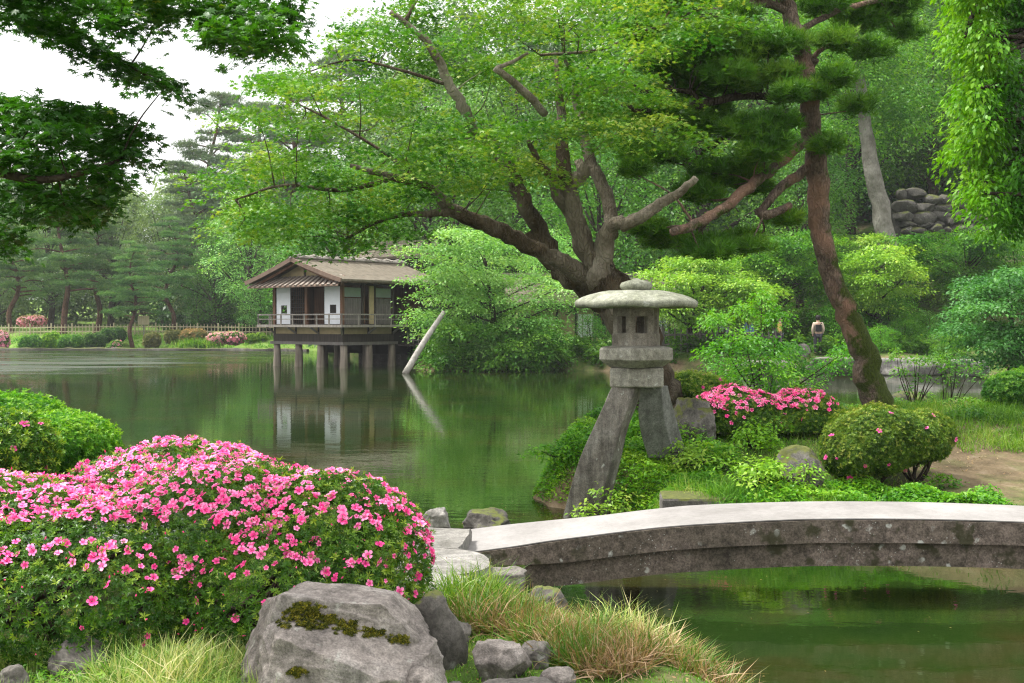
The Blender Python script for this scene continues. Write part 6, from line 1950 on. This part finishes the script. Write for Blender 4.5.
# specks of leaf floating on the pond
rg = R(31)
X = np.concatenate([1.1 + rg.uniform(0, 1, 26) ** 2 * 2.5, rg.uniform(-1.2, .6, 40), rg.uniform(-6, 2, 90)]); Y = np.concatenate([rg.uniform(6.8, 10.2, 26), rg.uniform(10.8, 14, 40), rg.uniform(12, 34, 90)])
ok = ground(X, Y) < -.02; X, Y = X[ok], Y[ok]; k = len(X)
tag(scatter('floating_leaves', np.stack([X, Y, np.full(k, .006)], 1), np.tile([0, 0, 1.0], (k, 1)) + rg.normal(0, .05, (k, 3)), rg.normal(size=(k, 3)), .020 * rg.uniform(.5, 1.3, k), T_LEAF, rg.uniform(0, .6, k), M['litter']), 'small fallen leaves floating on the pond', None, kind='stuff')
# iris clump on the far shore
c = gpt(197, 89.6); rg = R(8); n = 900
s = thing('iris_clump', 'upright bright green iris clump at the far water edge', 'plant', c)
X = c[0] + rg.normal(0, .75, n); Y = c[1] + rg.normal(0, .3, n)
blades('blades', X, Y, np.maximum(ground(X, Y), 0) - .02, rg.uniform(.7, 1.15, n), np.full(n, .06), M['grass'], rg, rg.uniform(0, .8, n), s, c, .15)
# ---------------------------------------------------------------- air
t = NT('air_haze'); t.n.remove(t.out); t.out = t.n.new('ShaderNodeOutputMaterial')
pv = t.n.new('ShaderNodeVolumePrincipled'); pv.inputs['Density'].default_value = .0003; pv.inputs['Color'].default_value = (.93, .96, 1, 1)
t.t.links.new(pv.outputs[0], t.out.inputs['Volume'])
o = MB().box((0, 240, 22), (900, 560, 50)).build('haze', t.m); tag(o, kind='stuff', label='thin humid air over the garden')

# ---------------------------------------------------------------- camera, light, render
cam = bpy.data.cameras.new('camera'); co = bpy.data.objects.new('camera', cam); COL.objects.link(co)
cam.lens = 40; cam.sensor_width = 36; cam.clip_start = .1; cam.clip_end = 2000
co.location = (0, 0, EYE); co.rotation_euler = (PI / 2 - TH, 0, 0)
cam.dof.use_dof = True; cam.dof.focus_distance = 8.5; cam.dof.aperture_fstop = 11
SC.camera = co

SUN_EL, SUN_AZ = math.radians(60), math.radians(-75)   # azimuth from +Y (ahead), negative = left
w = bpy.data.worlds.new('World'); SC.world = w; w.use_nodes = True
nt = w.node_tree; nt.nodes.clear()
sky = nt.nodes.new('ShaderNodeTexSky'); sky.sky_type = 'NISHITA'; sky.sun_disc = False
sky.sun_elevation = SUN_EL; sky.sun_rotation = SUN_AZ; sky.air_density = 1.0; sky.dust_density = 6.0
# overcast: an even white cloud layer over most of the blue
mx = nt.nodes.new('ShaderNodeMix'); mx.data_type = 'RGBA'; mx.inputs[0].default_value = .85
nt.links.new(sky.outputs[0], mx.inputs[6]); mx.inputs[7].default_value = (9.6, 9.6, 9.4, 1)
bg = nt.nodes.new('ShaderNodeBackground'); bg.inputs['Strength'].default_value = .12
# an overcast sky is brighter overhead than at the horizon
tc = nt.nodes.new('ShaderNodeTexCoord'); sxyz = nt.nodes.new('ShaderNodeSeparateXYZ'); nt.links.new(tc.outputs['Generated'], sxyz.inputs[0])
ml = nt.nodes.new('ShaderNodeMath'); ml.operation = 'MULTIPLY_ADD'; ml.use_clamp = False; nt.links.new(sxyz.outputs['Z'], ml.inputs[0]); ml.inputs[1].default_value = .85; ml.inputs[2].default_value = .6
vm = nt.nodes.new('ShaderNodeVectorMath'); vm.operation = 'SCALE'; nt.links.new(mx.outputs[2], vm.inputs[0]); nt.links.new(ml.outputs[0], vm.inputs['Scale'])
nt.links.new(vm.outputs[0], bg.inputs['Color'])
wo = nt.nodes.new('ShaderNodeOutputWorld'); nt.links.new(bg.outputs[0], wo.inputs[0])
sl = bpy.data.lights.new('sun', 'SUN'); sl.energy = 4.2; sl.angle = math.radians(9); sl.color = (1, .97, .92)
so = bpy.data.objects.new('sun', sl); COL.objects.link(so)
dv = Vector((math.sin(SUN_AZ) * math.cos(SUN_EL), math.cos(SUN_AZ) * math.cos(SUN_EL) * -1.0 if False else math.cos(SUN_AZ) * math.cos(SUN_EL), math.sin(SUN_EL)))
so.rotation_euler = dv.to_track_quat('Z', 'Y').to_euler()

vs = SC.view_settings
SC.display_settings.display_device = 'sRGB'
vs.view_transform = 'Standard'; vs.look = 'None'; vs.gamma = 1; vs.use_curve_mapping = False; vs.exposure = .85
cy = SC.cycles
SC.render.engine = 'CYCLES'
cy.max_bounces = 6; cy.diffuse_bounces = 1; cy.glossy_bounces = 3; cy.transmission_bounces = 3; cy.transparent_max_bounces = 6; cy.volume_bounces = 0
cy.use_adaptive_sampling = True; cy.adaptive_threshold = .015
SC.cycles.pixel_filter_type = 'BLACKMAN_HARRIS'; cy.filter_width = 1.2
DENOISE = True
cy.denoising_prefilter = 'NONE'
cy.use_denoising = DENOISE
cy.sample_clamp_indirect = 4
